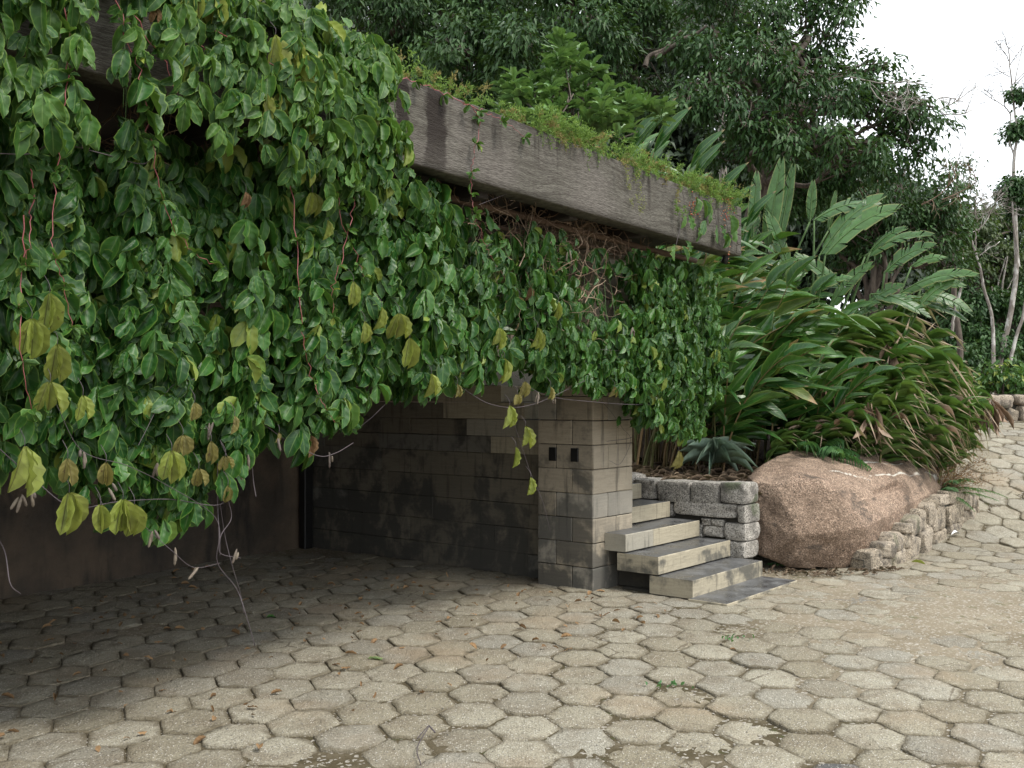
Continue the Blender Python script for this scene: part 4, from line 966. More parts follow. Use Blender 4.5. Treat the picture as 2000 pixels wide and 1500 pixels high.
def berries(parent, cx, cy, sx, sy, n, b, g, mat='berry'):
    mb = MB()
    for i in range(n):
        p = onbW(cx + g.normal() * sx, cy + g.normal() * sy, b - g.random() * .02); r = g.uniform(.004, .0062); th = np.linspace(0, np.pi, 5)
        tube(mb, [p + np.array([0, 0, -r * math.cos(t)]) for t in th], [max(.0004, r * math.sin(t)) for t in th], 6, rnd=g.random())
    return mb.build('berry_cluster', M[mat], parent)
berries(ev, 1355, 410, 5, 16, 30, 3.965, g); berries(ev, 1418, 420, 6, 16, 26, 3.965, g); berries(ev, 1424, 490, 2, 12, 12, 3.965, g); berries(v3, 345, 42, 6, 14, 26, 3.93, g)
yv = bempty('yellow_sprig', 6.95, 3.97, 3.2, label='small yellow green mossy sprig clinging to the beam face below its top edge', cat='plant'); mb = MB(); g = np.random.default_rng(73)
for (x, y) in [(1222, 335), (1240, 350), (1228, 365), (1250, 365), (1244, 385), (1256, 395), (1232, 395), (1250, 410), (1225, 350), (1245, 340)]:
    m = 26; p = onbW(x, y, 3.985); inst(mb, DT, p + (U * g.normal(size=(m, 1)) * .015 + np.array([0, 0, 1.0]) * g.normal(size=(m, 1)) * .022 - V * .006), rand_dir(m, g), -V + rand_dir(m, g) * .6, .013, .0035, g=g)
mb.build('leaves', M['feathery'] if False else M['lime'], yv)

# ---- glossy shrub standing on the planter behind the beam
def rosette_shrub(name, base, heads, label, seed):
    g = np.random.default_rng(seed); e = empty(name, base, label=label, cat='shrub'); mb = MB(); sm = MB()
    for h in heads:
        h = np.array(h); tube(sm, spline([np.array(base) + g.normal(size=3) * .04, (np.array(base) + h) / 2 + g.normal(size=3) * .08, h], 5), np.linspace(.014, .006, 11), 6)
        for lvl in range(3):
            m = 7; an = np.arange(m) / m * 6.283 + lvl * .5 + g.normal(size=m) * .2; up = 1.3 - lvl * .5
            d = np.stack([np.cos(an), np.sin(an), np.full(m, up)], 1); pos = h - np.array([0, 0, .045 * lvl]) + d * .01
            n = np.stack([-np.cos(an) * up, -np.sin(an) * up, np.full(m, 1.0)], 1); inst(mb, VT[:5], pos, d, n, g.uniform(.15, .25, m), g.uniform(.042, .060, m), g=g)
    mb.build('foliage', M['shrub'], e); sm.build('branches', M['bark'], e); return e
hd = [at(x, y, Y) for x, y, Y in [(1115, 100, 9.2), (1140, 125, 9.1), (1090, 140, 9.0), (1060, 150, 9.2), (1010, 150, 9.0), (1030, 185, 8.8), (1120, 165, 8.8), (1150, 165, 9.1), (1170, 185, 8.9), (1130, 200, 8.7), (1080, 195, 8.7), (1190, 205, 9.0), (1200, 190, 9.3), (1235, 215, 9.2), (1215, 235, 8.9), (1160, 230, 8.7), (1045, 165, 9.1), (1100, 225, 8.5), (1005, 190, 8.8), (1060, 225, 8.5), (1140, 235, 8.6), (1190, 245, 8.7), (1245, 240, 9.3), (1125, 135, 9.3), (1105, 115, 9.1)]]
SHRUB_AT = L2W(6.8, 5.0, 3.2)

# ---- tall ginger, paradise plants and brown-tipped clumps in the bed
GT = [leaf_tpl(8, (-1, -.5, 0, .5, 1), prof_ln, f, c, w, 40 + k, side=s) for k, (f, c, w, s) in enumerate([(.10, .18, .01, .0), (.14, .32, .015, .3), (.05, .48, .015, -.3), (.12, .62, .02, .4), (.22, .12, .012, -.2)])]
ST_ = [leaf_tpl(9, (-1, 0, 1), prof_st, .25, c, .01, 50 + k, tipcurl=tc, side=s) for k, (c, tc, s) in enumerate([(.1, .5, .5), (.2, .9, -.5), (.05, .3, .8), (.25, 1.2, 0), (.15, .7, 1.0)])]
def ginger_proto(seed, L, ncane, leafL, leafW, mats, lean=(1, -.15), spread=.55, tpl=None, step_=.13, start=.3, leafname='leaf_blades', outr=(.3, .95)):
    """canes that arch over, two ranks of long leaves on each; built at the origin"""
    g = np.random.default_rng(seed); e = empty('ginger_plant'); cm = MB(); lm = [MB() for _ in mats]; ln = nrmz([lean[0], lean[1], 0])
    for c in range(ncane):
        az = g.normal() * spread; h = np.array([ln[0] * math.cos(az) - ln[1] * math.sin(az), ln[0] * math.sin(az) + ln[1] * math.cos(az), 0]); Lc = L * g.uniform(.6, 1.08); out = g.uniform(*outr)
        t = np.linspace(0, 1, 16)[:, None]; p0 = np.append(g.normal(size=2) * .16, -.05); P = p0 + np.array([0, 0, 1.0]) * Lc * (t - .28 * out * t ** 2.4) + h * Lc * out * (.25 * t + .55 * t ** 2.2)
        tube(cm, P, np.linspace(.011, .004, 16), 5, rnd=g.random()); T = nrmz(np.gradient(P, axis=0)); side = nrmz(np.cross(T, np.array([0, 0, 1.0]) + h * .001)); k = int(Lc * (1 - start) / step_)
        for i in range(k):
            f = start + (1 - start) * (i + g.random() * .3) / k; idx = min(15, f * 15); i0 = int(idx); p = P[i0] + (P[min(i0 + 1, 15)] - P[i0]) * (idx - i0); s = 1 if i % 2 else -1
            up = np.cross(side[i0], T[i0]) * -1; up = up if up[2] > 0 else -up
            d = nrmz(T[i0] * g.uniform(.3, .7) + ln * g.uniform(.35, .9) + up * s * g.uniform(.1, .5) + side[i0] * g.normal() * .4 + np.array([0, 0, g.uniform(-.25, .35)])); n = nrmz(np.array([0, 0, 1.0]) * .7 + rand_dir(1, g)[0] * .55 - h * .3 + np.array([0, -.65, 0]))
            m = 0 if (len(mats) == 1 or g.random() > mats[1][1]) else 1
            inst(lm[m], tpl or GT, p[None], d, n, leafL * g.uniform(.7, 1.12) * (.75 + .25 * math.sin(f * 3)), leafW * g.uniform(.8, 1.15), g=g)
    cm.build('canes', M['cane'], e)
    for m, (k, _) in zip(lm, mats):
        if m.n: m.build(leafname, M[k], e)
    return e
gbase = lambda X, Y: (X, Y, float(bed_h(np.array(X), np.array(Y))))
ORD = ['first', 'second', 'third', 'fourth', 'fifth', 'sixth', 'seventh', 'eighth', 'ninth', 'tenth', 'eleventh', 'twelfth', 'thirteenth', 'fourteenth']
def ginger_labels(spots, kinds, ref):
    """each clump is told apart by its row in the bed and its turn along that row"""
    ys = sorted(s[1] for s in spots); c1, c2 = ys[len(ys) // 3], ys[2 * len(ys) // 3]; out = []
    row = lambda s: 0 if s[1] < c1 else (1 if s[1] < c2 else 2)
    for s in spots:
        r = row(s); k = sorted(q[0] for q in spots if row(q) == r).index(s[0])
        out.append('%s clump, %s from %s in the %s row of the bed' % (kinds[0] if s[3] * (1 if s[2] < 2 else 0) > .9 else kinds[1], ORD[k], ref, ['front', 'middle', 'back'][r]))
    return out
def place(protos, spots, name, labels, cat, group):
    used = set(); g = np.random.default_rng(5)
    for i, (X, Y, k, sc, rz) in enumerate(spots):
        o = protos[k] if k not in used else copy_tree(protos[k]); used.add(k); o.name = name
        o.location = gbase(X, Y); o.scale = (sc, sc, sc * (.96 + .08 * g.random())); o.rotation_euler.z = R(rz); tag(o, labels[i % len(labels)] if len(labels) > 1 else labels[0], cat, group, 'thing')
gp_ = [ginger_proto(504, 3.9, 8, .66, .076, [('ginger', 1), ('gingery', .15)], start=.45, spread=.6, outr=(.12, .5)), ginger_proto(505, 3.3, 9, .60, .070, [('ginger', 1), ('gingery', .15)], start=.4, spread=.7, outr=(.15, .6)), ginger_proto(501, 2.15, 9, .52, .062, [('ginger', 1), ('gingery', .12)]), ginger_proto(502, 2.1, 9, .56, .068, [('ginger', 1), ('gingery', .25)], spread=.7), ginger_proto(503, 1.9, 10, .48, .060, [('ginger', 1), ('gingery', .08)], spread=.8)]
spots = [(.85, 11.45, 0, .95, 0), (1.2, 11.8, 0, .95, 10), (1.6, 11.6, 0, .87, -8), (2.0, 11.95, 0, .82, 5), (1.05, 12.3, 0, 1.0, -5), (1.75, 12.3, 0, .90, 15), (.5, 11.9, 0, 1.0, 0), (1.4, 11.2, 0, .82, 12), (1.9, 11.15, 0, .78, 0), (2.3, 11.5, 0, .72, 8), (2.6, 11.95, 1, .85, 0), (1.65, 10.95, 1, .92, 5), (-.3, 12.8, 1, 1.0, 40), (.2, 13.2, 1, 1.0, 70), (1.15, 11.05, 1, .88, 0),
         (1.5, 11.15, 1, .84, 12), (1.95, 11.5, 1, .80, -10), (2.3, 11.9, 1, .74, 0), (1.8, 10.75, 1, .74, 10), (2.1, 10.95, 2, 1.0, 0), (2.5, 11.25, 3, .92, 15), (2.3, 10.55, 2, .98, -15), (2.8, 11.55, 2, .9, 0), (2.72, 10.8, 4, .9, 5),
         (3.1, 11.2, 2, .80, 20), (3.3, 11.8, 3, .8, -10), (3.7, 12.3, 2, .8, 0), (3.05, 10.7, 4, .78, 0), (3.5, 11.3, 3, .72, 0), (1.4, 10.7, 4, 1.25, 30), (2.05, 10.35, 4, .95, -5)]
def nearlab(fmt, n): return [fmt] * n
GL = ginger_labels(spots, ['tall arching ginger', 'green ginger'], 'the beam end')
place(gp_, spots, 'ginger_plant', GL, 'plant', 'tall ginger plants massed in the bed')
# paradise plants: big split blades
def blade(mb, base, tip, W, g, split=.5, droop=.12, face=None):
    base, tip = np.array(base), np.array(tip); L = np.linalg.norm(tip - base); y = nrmz(tip - base); f = nrmz(face if face is not None else np.array([-.15, -.55, .8])); z = nrmz(f - (f @ y) * y); x = np.cross(y, z); n = 13
    def mid(t): return base + y * L * t + np.array([0, 0, 1.0]) * L * droop * (4 * t * (1 - t)) * .6
    wf = lambda t: np.sin(np.pi * np.clip(t * .93 + .05, 0, 1) ** .75) ** .55 * W
    for s in (-1, 1):
        t0 = 0.0
        while t0 < .995:
            dt = g.uniform(.05, .22) if g.random() < split else g.uniform(.02, .05); t1 = min(1.0, t0 + dt); gap = 0 if g.random() > split * .7 else g.uniform(.003, .022); dr = g.normal() * .22; ts = np.linspace(t0 + gap, t1 - gap * .5, 4); cs = np.linspace(0, 1, 5)
            V_ = []; l = []
            for t in ts:
                for c in cs:
                    w = wf(t); p = mid(t + .0 * c) + x * s * w * c + y * c * L * .10 + z * (c * w * (.38 - c * (.42 + dr)) ) ; V_.append(p); l.append((s * c, t, g.random() * 0 + rr_[0]))
            i = np.arange(3)[:, None]; j = np.arange(4)[None, :]; q = np.stack([i * 5 + j, i * 5 + j + 1, (i + 1) * 5 + j + 1, (i + 1) * 5 + j], -1).reshape(-1, 4); mb.add(V_, q if s > 0 else q[:, ::-1], luv=np.array(l)); t0 = t1
rr_ = [0.5]
def paradise(label, gx, gy, blades, seed):
    g = np.random.default_rng(seed); base = gbase(gx, gy); e = empty('paradise_plant', base, label=label, cat='plant', group='broad leaved paradise plants')
    for (bx, by, tx, ty, Y0, Y1, W, sp) in blades:
        W *= .78
        rr_[0] = g.random(); mb = MB(); p0, p1 = at(bx, by, Y0), at(tx, ty, Y1); blade(mb, p0, p1, W, g, sp, droop=.2 if tx > bx + 60 else .04, face=np.array([g.normal() * .3 - .1, -.7, .75])); o = mb.build('leaf_blade', M['paradise'], e)
        sm = MB(); b0 = np.array(base) + np.append(g.normal(size=2) * .12, 0); mid_ = (b0 + p0) / 2 + np.array([-.1, 0, .1]); tube(sm, spline([b0, mid_, p0], 7), np.linspace(.022, .010, 15), 6); n_ = len(mb.v)
        t = np.linspace(0, .97, 10)[:, None]; dr = .2 if tx > bx + 60 else .04; rib = p0 + (p1 - p0) * t + np.array([0, 0, 1.0]) * np.linalg.norm(p1 - p0) * dr * (4 * t * (1 - t)) * .6 + np.array([0, -.004, .001]); tube(sm, rib, np.linspace(.010, .002, 10), 6); sm.build('leaf_stalk', M['cane' if False else 'stem'], e)
    return e
paradise('paradise plant with upright slit leaves standing among the tall ginger near the beam end', 2.75, 12.2, [(1497, 485, 1525, 322, 11.9, 11.9, .13, .5), (1522, 470, 1548, 332, 12, 12, .09, .4), (1470, 470, 1478, 345, 12, 12.1, .10, .4), (1582, 432, 1588, 358, 12, 12, .075, .2), (1618, 450, 1632, 378, 12.2, 12.2, .05, .7), (1540, 520, 1500, 420, 11.8, 11.8, .12, .6)], 601)
paradise('paradise plant with long torn banana-like leaves reaching right above the ginger', 3.6, 11.9, [(1600, 500, 1718, 390, 11.8, 11.8, .15, .75), (1612, 498, 1752, 410, 11.3, 11.2, .15, .6), (1590, 430, 1712, 402, 11.9, 11.9, .13, .5), (1700, 490, 1768, 448, 11.3, 11.2, .09, .95), (1690, 500, 1815, 462, 11.8, 11.6, .10, .9), (1640, 560, 1560, 500, 11.6, 11.6, .12, .6), (1620, 600, 1700, 520, 11.4, 11.3, .10, .8), (1585, 570, 1660, 545, 11.2, 11.1, .11, .6)], 602)
paradise('paradise plant with the broadest pale leaves stretching over the path side of the bed', 4.2, 11.7, [(1728, 532, 1822, 482, 11.0, 10.8, .12, .25), (1755, 575, 1900, 540, 11.2, 10.9, .12, .35), (1795, 600, 1862, 552, 11.0, 11.0, .09, .2), (1800, 575, 1893, 612, 11.3, 11.2, .13, .85), (1700, 575, 1808, 618, 11.1, 10.9, .12, .55), (1770, 590, 1880, 625, 11.4, 11.2, .12, .85), (1780, 520, 1845, 505, 11.6, 11.5, .08, .7), (1690, 600, 1760, 560, 11.1, 11.0, .10, .8), (1800, 560, 1880, 560, 11.7, 11.5, .10, .5), (1660, 620, 1790, 585, 11.2, 11.0, .10, .3)], 603)
sp_ = [ginger_proto(510, 1.25, 9, .42, .016, [('strap', 1), ('deadstrap', .05)], (1, -.35), .5, ST_, .040, .25), ginger_proto(511, 1.1, 10, .38, .015, [('strap', 1), ('deadstrap', .05)], (1, -.2), .6, ST_, .040, .25), ginger_proto(512, .85, 9, .36, .016, [('strap', 1), ('deadstrap', .05)], (.7, -.7), .7, ST_, .042, .2)]
spots2 = [(4.05, 11.37, 0, 1.1, 0), (4.3, 11.6, 1, 1.1, 5), (4.45, 12.0, 0, 1.1, -5), (3.75, 11.0, 1, 1.15, -10), (4.2, 11.1, 2, .95, 10), (3.4, 10.75, 2, 1.15, -15), (3.9, 11.7, 1, 1.35, 10), (4.55, 12.4, 1, 1.2, 0), (3.55, 11.32, 0, 1.3, -20), (4.35, 11.25, 0, 1.0, 0),
          (4.6, 11.75, 2, 1.05, 20), (3.1, 10.6, 2, 1.0, 0), (4.1, 12.2, 0, 1.3, 8), (4.5, 11.5, 1, 1.05, 15), (4.62, 12.1, 0, 1.1, 25), (3.85, 11.15, 1, 1.25, 0), (2.75, 10.55, 2, .9, 30), (4.25, 11.9, 0, 1.25, -10), (3.7, 11.45, 0, 1.45, 0), (4.0, 10.95, 1, 1.0, -25), (4.52, 11.3, 1, .8, 30), (3.6, 10.8, 1, 1.0, 5)]
place(sp_, spots2, 'brown_tipped_ginger', ginger_labels([(x_ - y_ * .0, y_, 0, 1, 0) for x_, y_, _, _, _ in spots2], ['brown tipped ginger', 'brown tipped ginger'], 'the left'), 'plant', 'brown tipped ginger clumps at the road end')
# dead hanging leaf bunches
for k, (x, y, Y) in enumerate([(1735, 680, 10.75), (1628, 745, 10.4), (1700, 800, 10.2), (1930, 780, 11.0)]):
    g = np.random.default_rng(620 + k); mb = MB(); m = 16; p = at(x, y, Y); d = np.stack([g.normal(size=m) * .3 + .1, g.normal(size=m) * .25, -np.ones(m)], 1); inst(mb, LT, p + g.normal(size=(m, 3)) * .03, d, rand_dir(m, g) + np.array([0, -1, 0]), g.uniform(.18, .42, m), .005, g=g)
    o = mb.build('dead_leaf_bunch', M['deadstrap']); tag(o, ['bunch of dead straw leaves hanging high above the boulder top', 'bunch of dead straw leaves hanging low in the dark part of the bed', 'bunch of dead straw leaves close above the boulder', 'bunch of dead brown leaves hanging out over the ramp paving'][k], 'dead leaves', kind='thing')
# bromeliad, palm seedling, fern
g = np.random.default_rng(640); bp = at(1396, 905, 10.1); e = empty('bromeliad', bp, label='grey green bromeliad rosette sitting on the soil behind the granite wall', cat='plant'); mb = MB(); BT = [leaf_tpl(8, (-1, -.5, 0, .5, 1), prof_st, .5, c, .0, 60 + k, tipcurl=t_) for k, (c, t_) in enumerate([(.2, .1), (.35, .2), (.45, .3)])]
for i in range(30):
    an = i * 2.4; up = 1.5 - i * .05; d = nrmz([math.cos(an), math.sin(an), max(up, .12)]); inst(mb, BT, bp[None] + d * .02, d, nrmz([-math.cos(an) * up, -math.sin(an) * up, 1]), g.uniform(.30, .42), .030, g=g)
mb.build('leaves', M['brom'], e)
def frond(mb, sm, p, d, L, n, leafl, g, w=.012, droop=.5, tpl=LT):
    t = np.linspace(0, 1, 10)[:, None]; P = p + nrmz(d) * L * t + np.array([0, 0, -droop]) * L * t ** 2; tube(sm, P, np.linspace(.004, .001, 10), 4); T = nrmz(np.gradient(P, axis=0)); tt = np.linspace(.15, 1, n)
    for s in (-1, 1):
        idx = (tt * 9).clip(0, 8.99); i0 = idx.astype(int); Q = P[i0] + (P[i0 + 1] - P[i0]) * (idx - i0)[:, None]; side = nrmz(np.cross(T[i0], np.array([0, 0, 1.0]))) * s
        inst(mb, tpl, Q, side + T[i0] * .55 + np.array([0, 0, -.25]), np.array([0, -.3, 1.0]) + g.normal(size=(n, 3)) * .2, leafl * np.sin(np.pi * (tt * .8 + .12)) * g.uniform(.85, 1.1, n), w, g=g)
pl = at(1600, 890, 10.25); e = empty('palm_seedling', pl, label='young palm with green feather fronds leaning over the back of the boulder', cat='plant'); mb, sm = MB(), MB()
for d, L in (((.9, -.5, .25), .5), ((.2, -.7, .5), .42), ((-.5, -.4, .7), .4), ((.6, -.1, .9), .4), ((1, .1, .5), .45)): frond(mb, sm, pl, d, L, 16, .17, g, .009, .45, ST_)
mb.build('fronds', M['fern'], e); sm.build('stalks', M['stem'], e)
fp = at(1838, 962, 11.0); e = empty('fern', fp, label='tufted feathery fern with dry brown sprays growing between the boulder and the curved wall', cat='plant'); mb, sm, tw, tl = MB(), MB(), MB(), MB()
for d, L, dr in (((-.9, -.5, .2), .4, .5), ((.1, -.9, .7), .4, .5), ((.9, -.4, .6), .5, .5), ((.7, -.3, 1.0), .5, .5), ((.9, -.7, .1), .34, .6), ((.3, -.6, 1.2), .45, .6), ((1, 0, .35), .75, .4), ((1.2, -.1, .2), .6, .3), ((-.6, -.8, .35), .32, .5), ((.9, .2, .8), .6, .5)): frond(mb, sm, fp, d, L, 24, .085, g, .0042, dr, DT)
for i in range(34):
    d = nrmz([g.uniform(-.2, 1.1), g.normal() * .4, g.uniform(.3, 1.2)]); L = g.uniform(.35, .75); t = np.linspace(0, 1, 7)[:, None]; P = fp + d * L * t + np.array([0, 0, -.2]) * L * t ** 2; tube(tw, P, .0024, 3); m = 60; q_ = g.random(m)[:, None] * .8 + .2; inst(tl, DT, fp + d * L * q_ + np.array([0, 0, -.2]) * L * q_ ** 2 + g.normal(size=(m, 3)) * .035, rand_dir(m, g) + d, rand_dir(m, g), .026, .0034, g=g)
mb.build('fronds', M['fern'], e); sm.build('stalks', M['stem'], e); tw.build('dry_twigs', M['drystem'], e); tl.build('dry_sprays', M['dry'], e)
# litter and seedlings on the soil
g = np.random.default_rng(650); mb = MB(); m = 900; X = g.uniform(.9, 3.6, m); Y = g.uniform(9.4, 11.4, m); k = bed_keep(X, Y); X, Y = X[k], Y[k]; m = len(X); d = rand_dir(m, g); d[:, 2] *= .15
inst(mb, ST_ + LT, np.stack([X, Y, bed_h(X, Y) + .015], 1), d, np.array([0, 0, 1.0]) + g.normal(size=(m, 3)) * .3, g.uniform(.05, .22, m), g.uniform(.004, .012, m), g=g); o = mb.build('leaf_litter', M['litter']); tag(o, 'dead leaves littering the soil of the planting bed', 'leaf litter', kind='stuff')

# ================================================================== trees
def limb(mb, p0, p1, r0, r1, g, sag=.06, n=9, wob=.05):
    p0, p1 = np.array(p0, float), np.array(p1, float); L = np.linalg.norm(p1 - p0); t = np.linspace(0, 1, 5)[:, None]
    P = p0 + (p1 - p0) * t + np.array([0, 0, 1.0]) * L * sag * 4 * t * (1 - t); P[1:4] += g.normal(size=(3, 3)) * L * wob; S_ = spline(P, n // 3 + 1); tube(mb, S_, np.linspace(r0, r1, len(S_)), 7 if r0 > .05 else 5, rnd=g.random()); return S_
def crown_leaves(mb, c, rad, n, leaf, g, tuft=26, spread=.16, hang=.8, shell=.45, tpl=DT, wid=.18):
    """leaf tufts spread through a lumpy volume, thicker towards its skin; every tuft droops round its own twig end"""
    c = np.array(c); rad = np.broadcast_to(rad, (3,)); k = max(1, n // tuft); d = rand_dir(k, g); r = g.random(k) ** shell; lump = 1 + .28 * fbm(d * 1.6 + c, 1.0, 3, 5)
    nb = 16; sd = rand_dir(nb, g); sc_ = sd * g.uniform(.45, .95, nb)[:, None]; pk = g.integers(0, nb, k); dd_ = rand_dir(k, g); dd_[:, 2] = np.where(g.random(k) < .6, np.abs(dd_[:, 2]), dd_[:, 2]); C = c + (sc_[pk] + dd_ * g.uniform(.5, 1, k)[:, None] ** .5 * g.uniform(.22, .42, nb)[pk][:, None]) * rad * lump[:, None]; out = nrmz(dd_ + sd[pk] * .4)
    m = tuft; off = g.normal(size=(k, m, 3)) * spread * np.array([1, 1, .7]); P = C[:, None, :] + off
    ax = out[:, None, :] * .5 + off / spread * .35 + g.normal(size=(k, m, 3)) * .35 + np.array([0, 0, -hang]); nr = out[:, None, :] * .5 + g.normal(size=(k, m, 3)) * .45 + np.array([0, -.2, .75])
    tone = np.clip(.5 + .35 * g.normal(size=(k, 1)) + .15 * g.normal(size=(k, m)), 0, 1)
    inst(mb, tpl, P.reshape(-1, 3), ax.reshape(-1, 3), nr.reshape(-1, 3), (leaf * g.uniform(.7, 1.25, (k, m))).ravel(), (leaf * wid * g.uniform(.8, 1.2, (k, m))).ravel(), tone.ravel(), g); return C
def tree(name, label, base, trunk_top, r0, blobs, leaf, mat, seed, bark='bark', cat='tree', group=None, dens=1.0, twig=10, hang=.8, lean=None, wid=.18, tuft=26):
    g = np.random.default_rng(seed); e = empty(name, base, label=label, cat=cat, group=group, kind='thing'); tm, lm, cm = MB(), MB(), MB(); tr_ = limb(tm, base, trunk_top, r0, r0 * .62, g, .0, 12, .03)
    tm.build('trunk', M[bark], e); tops = np.array([tr_[-1], tr_[int(len(tr_) * .75)], tr_[int(len(tr_) * .55)]])
    for (c, r) in blobs:
        c = np.array(c); s = tops[g.integers(0, 3)] if r < 2.2 else tops[0]; S_ = limb(lm, s, c, r0 * .38, r0 * .10, g, .04, 12, .07)
        C = crown_leaves(cm, c, np.array([r, r, r * .82]), int(dens * 3300 * r * r * (.11 / leaf) ** 1.6), leaf, g, hang=hang, spread=.10 * max(1, leaf / .11), wid=wid, tuft=tuft)
        for q_ in C[:: max(1, len(C) // twig)]: limb(lm, S_[g.integers(len(S_) // 2, len(S_))], q_, r0 * .09, .006, g, .0, 6, .08)
    lm.build('limbs', M[bark], e); cm.build('crown', M[mat], e); return e
def B(*ks, Y=17.0): return [(at(px, py, Y + dy), rpx / 2000 * Y) for px, py, rpx, dy in ks]
tree('dark_tree', 'dense dark tree filling the sky behind the heaped vine at the top left', (-2.3, 19.5, 3.1), at(905, 60, 19.5), .28, B((760, 60, 95, 0), (700, -60, 110, 0), (860, -70, 120, .5), (900, 110, 95, -1), (840, 180, 70, -.5), (960, 20, 100, 0), (940, 190, 70, .5), (800, 120, 70, .5), Y=17.5), .14, 'treeA', 701, dens=1.25)
tree('dark_tree', 'drooping dark leaved tree rising right behind the glossy shrub', (1.2, 18.5, 3.0), at(1130, 120, 18.5), .26, B((1040, 90, 95, -1), (1100, -50, 120, 0), (1150, 80, 95, -.5), (1010, 180, 60, 0), (1200, 190, 70, 0), (1240, 60, 95, .5), (1250, -60, 110, .5), (1180, 250, 60, .3), (1290, 200, 50, .8), Y=16.5), .14, 'treeA', 702, dens=1.25)
tree('leaning_tree', 'large spreading tree with a thick leaning trunk and dark layered crown against the sky', (3.2, 16.6, 2.3), at(1555, 95, 17), .15, B((1520, 290, 50, -1.6), (1600, 285, 45, -1.6), (1470, 265, 45, -1.6), (1700, 300, 40, -1.4), (1400, 200, 50, -1.6), (1480, 110, 50, -1.6), (1560, 150, 50, -1.6), (1625, 195, 42, -1.5), (1530, 240, 45, -1.2), (1470, 210, 36, -1.4), (1370, 95, 70, -1), (1345, 185, 45, -1.5), (1420, 10, 80, -.5), (1500, 70, 70, 0), (1560, -40, 100, .5), (1635, 35, 68, 0), (1600, 130, 62, .4), (1525, 175, 60, .6), (1690, 185, 62, 0), (1745, 215, 58, 0), (1800, 232, 42, -.2), (1775, 185, 38, 0), (1715, 130, 34, 0), (1730, 305, 66, .2), (1600, 325, 62, .6), (1800, 295, 36, 0), (1510, 330, 70, .8), (1420, 280, 60, 1), (1450, 150, 50, 1), (1550, 390, 60, 1), (1660, 350, 52, .5), Y=16.5), .13, 'treeB', 703, dens=1.2)
tree('bushy_tree', 'lower grey green bushy tree with dead twigs behind the paradise plants', (6.2, 18.6, 1.2), at(1720, 520, 18.6), .16, B((1690, 415, 70, 0), (1780, 400, 70, 0), (1760, 345, 42, .4), (1840, 385, 50, 0), (1630, 430, 60, .4), (1810, 465, 60, 0), (1735, 485, 60, 0), (1850, 440, 42, .4), (1860, 520, 46, .5), (1650, 500, 60, .5), Y=18.5), .13, 'treeB', 704, dens=1.1)
tree('small_tree', 'thin open tree top poking above the bushy tree against the white sky', (8.9, 20.8, 1.2), at(1865, 370, 21), .07, B((1885, 318, 20, 0), (1868, 325, 18, 0), (1900, 362, 24, .3), (1870, 372, 20, 0), Y=21), .09, 'treeC', 705, dens=.6)
tree('background_tree', 'yellowish green tree behind the slim pale trunks at the right edge', (10.6, 25, 1.2), at(1915, 520, 25), .12, B((1895, 445, 52, 0), (1940, 425, 38, .5), (1985, 500, 45, 0), (1880, 510, 50, -.5), (1945, 530, 55, .5), (1990, 420, 24, .5), (1920, 480, 46, 0), Y=25), .12, 'treeC', 706, dens=1.1, wid=.26)
tree('background_tree', 'dark undergrowth tree filling the shade low down behind the pale trunks', (11, 24, 1.2), at(1920, 660, 24), .10, B((1900, 600, 55, 0), (1960, 620, 60, .3), (1870, 650, 50, 0), (1930, 680, 55, -.5), (1995, 690, 50, 0), (1880, 710, 45, -1), (2020, 600, 60, .3), (1850, 580, 50, 1), Y=24), .12, 'treeB', 707, dens=1.3, wid=.28)
tree('background_tree', 'big shady tree out beyond the end of the far wall', (14.5, 27, 1.2), at(2060, 500, 27), .2, B((2060, 480, 80, 0), (2080, 600, 90, 0), (2050, 700, 80, 0), (2120, 380, 90, 0), Y=27), .13, 'treeC', 708, dens=1.0, wid=.26)
tree('low_shrub', 'bright low shrub growing just behind the far stone wall', at(1960, 780, 20.2), at(1960, 750, 20.2), .03, B((1930, 742, 24, 0), (1965, 735, 26, 0), (2000, 745, 26, .2), (1985, 760, 22, 0), (1905, 750, 20, .3), Y=20.3), .15, 'vine_top', 709, cat='shrub', dens=1.6, wid=.26, tuft=8)
# far wood closing the view behind
g = np.random.default_rng(720); mb = MB()
for px, py, r in [(640, 0, 170), (760, 120, 150), (900, 20, 160), (1000, 180, 150), (1150, 60, 150), (1150, 260, 140), (1280, 150, 140), (1400, 260, 130), (1400, 60, 110), (1300, 330, 130), (1500, 380, 120), (1600, 440, 100), (1700, 480, 100), (1450, 450, 130), (1600, 560, 120), (1780, 540, 95), (1850, 600, 80), (1760, 640, 110), (1900, 660, 80), (1980, 640, 80), (2060, 560, 110), (1950, 560, 60), (500, 60, 170), (900, 420, 130), (1050, 400, 130), (1200, 420, 130), (950, 600, 130), (1120, 600, 130), (1300, 560, 130), (780, 450, 130), (1400, 620, 110), (1905, 480, 55), (1960, 440, 40), (2000, 480, 60), (1850, 450, 50), (1550, 250, 90), (1650, 380, 80), (1750, 380, 60)]:
    Y = 31 + g.uniform(-2, 2); crown_leaves(mb, at(px, py, Y), r / 2000 * Y, int(3400 * (r / 120) ** 2), .26, g, tuft=20, spread=.34, wid=.3, shell=.5)
o = mb.build('distant_wood', M['wood_leaf']); tag(o, 'dark mass of woodland behind the nearer trees', 'woodland', kind='stuff')
g = np.random.default_rng(725); e = empty('glossy_shrub', SHRUB_AT, label='bright green glossy leaved shrub rising behind the middle of the planter beam', cat='shrub'); cm, lm = MB(), MB()
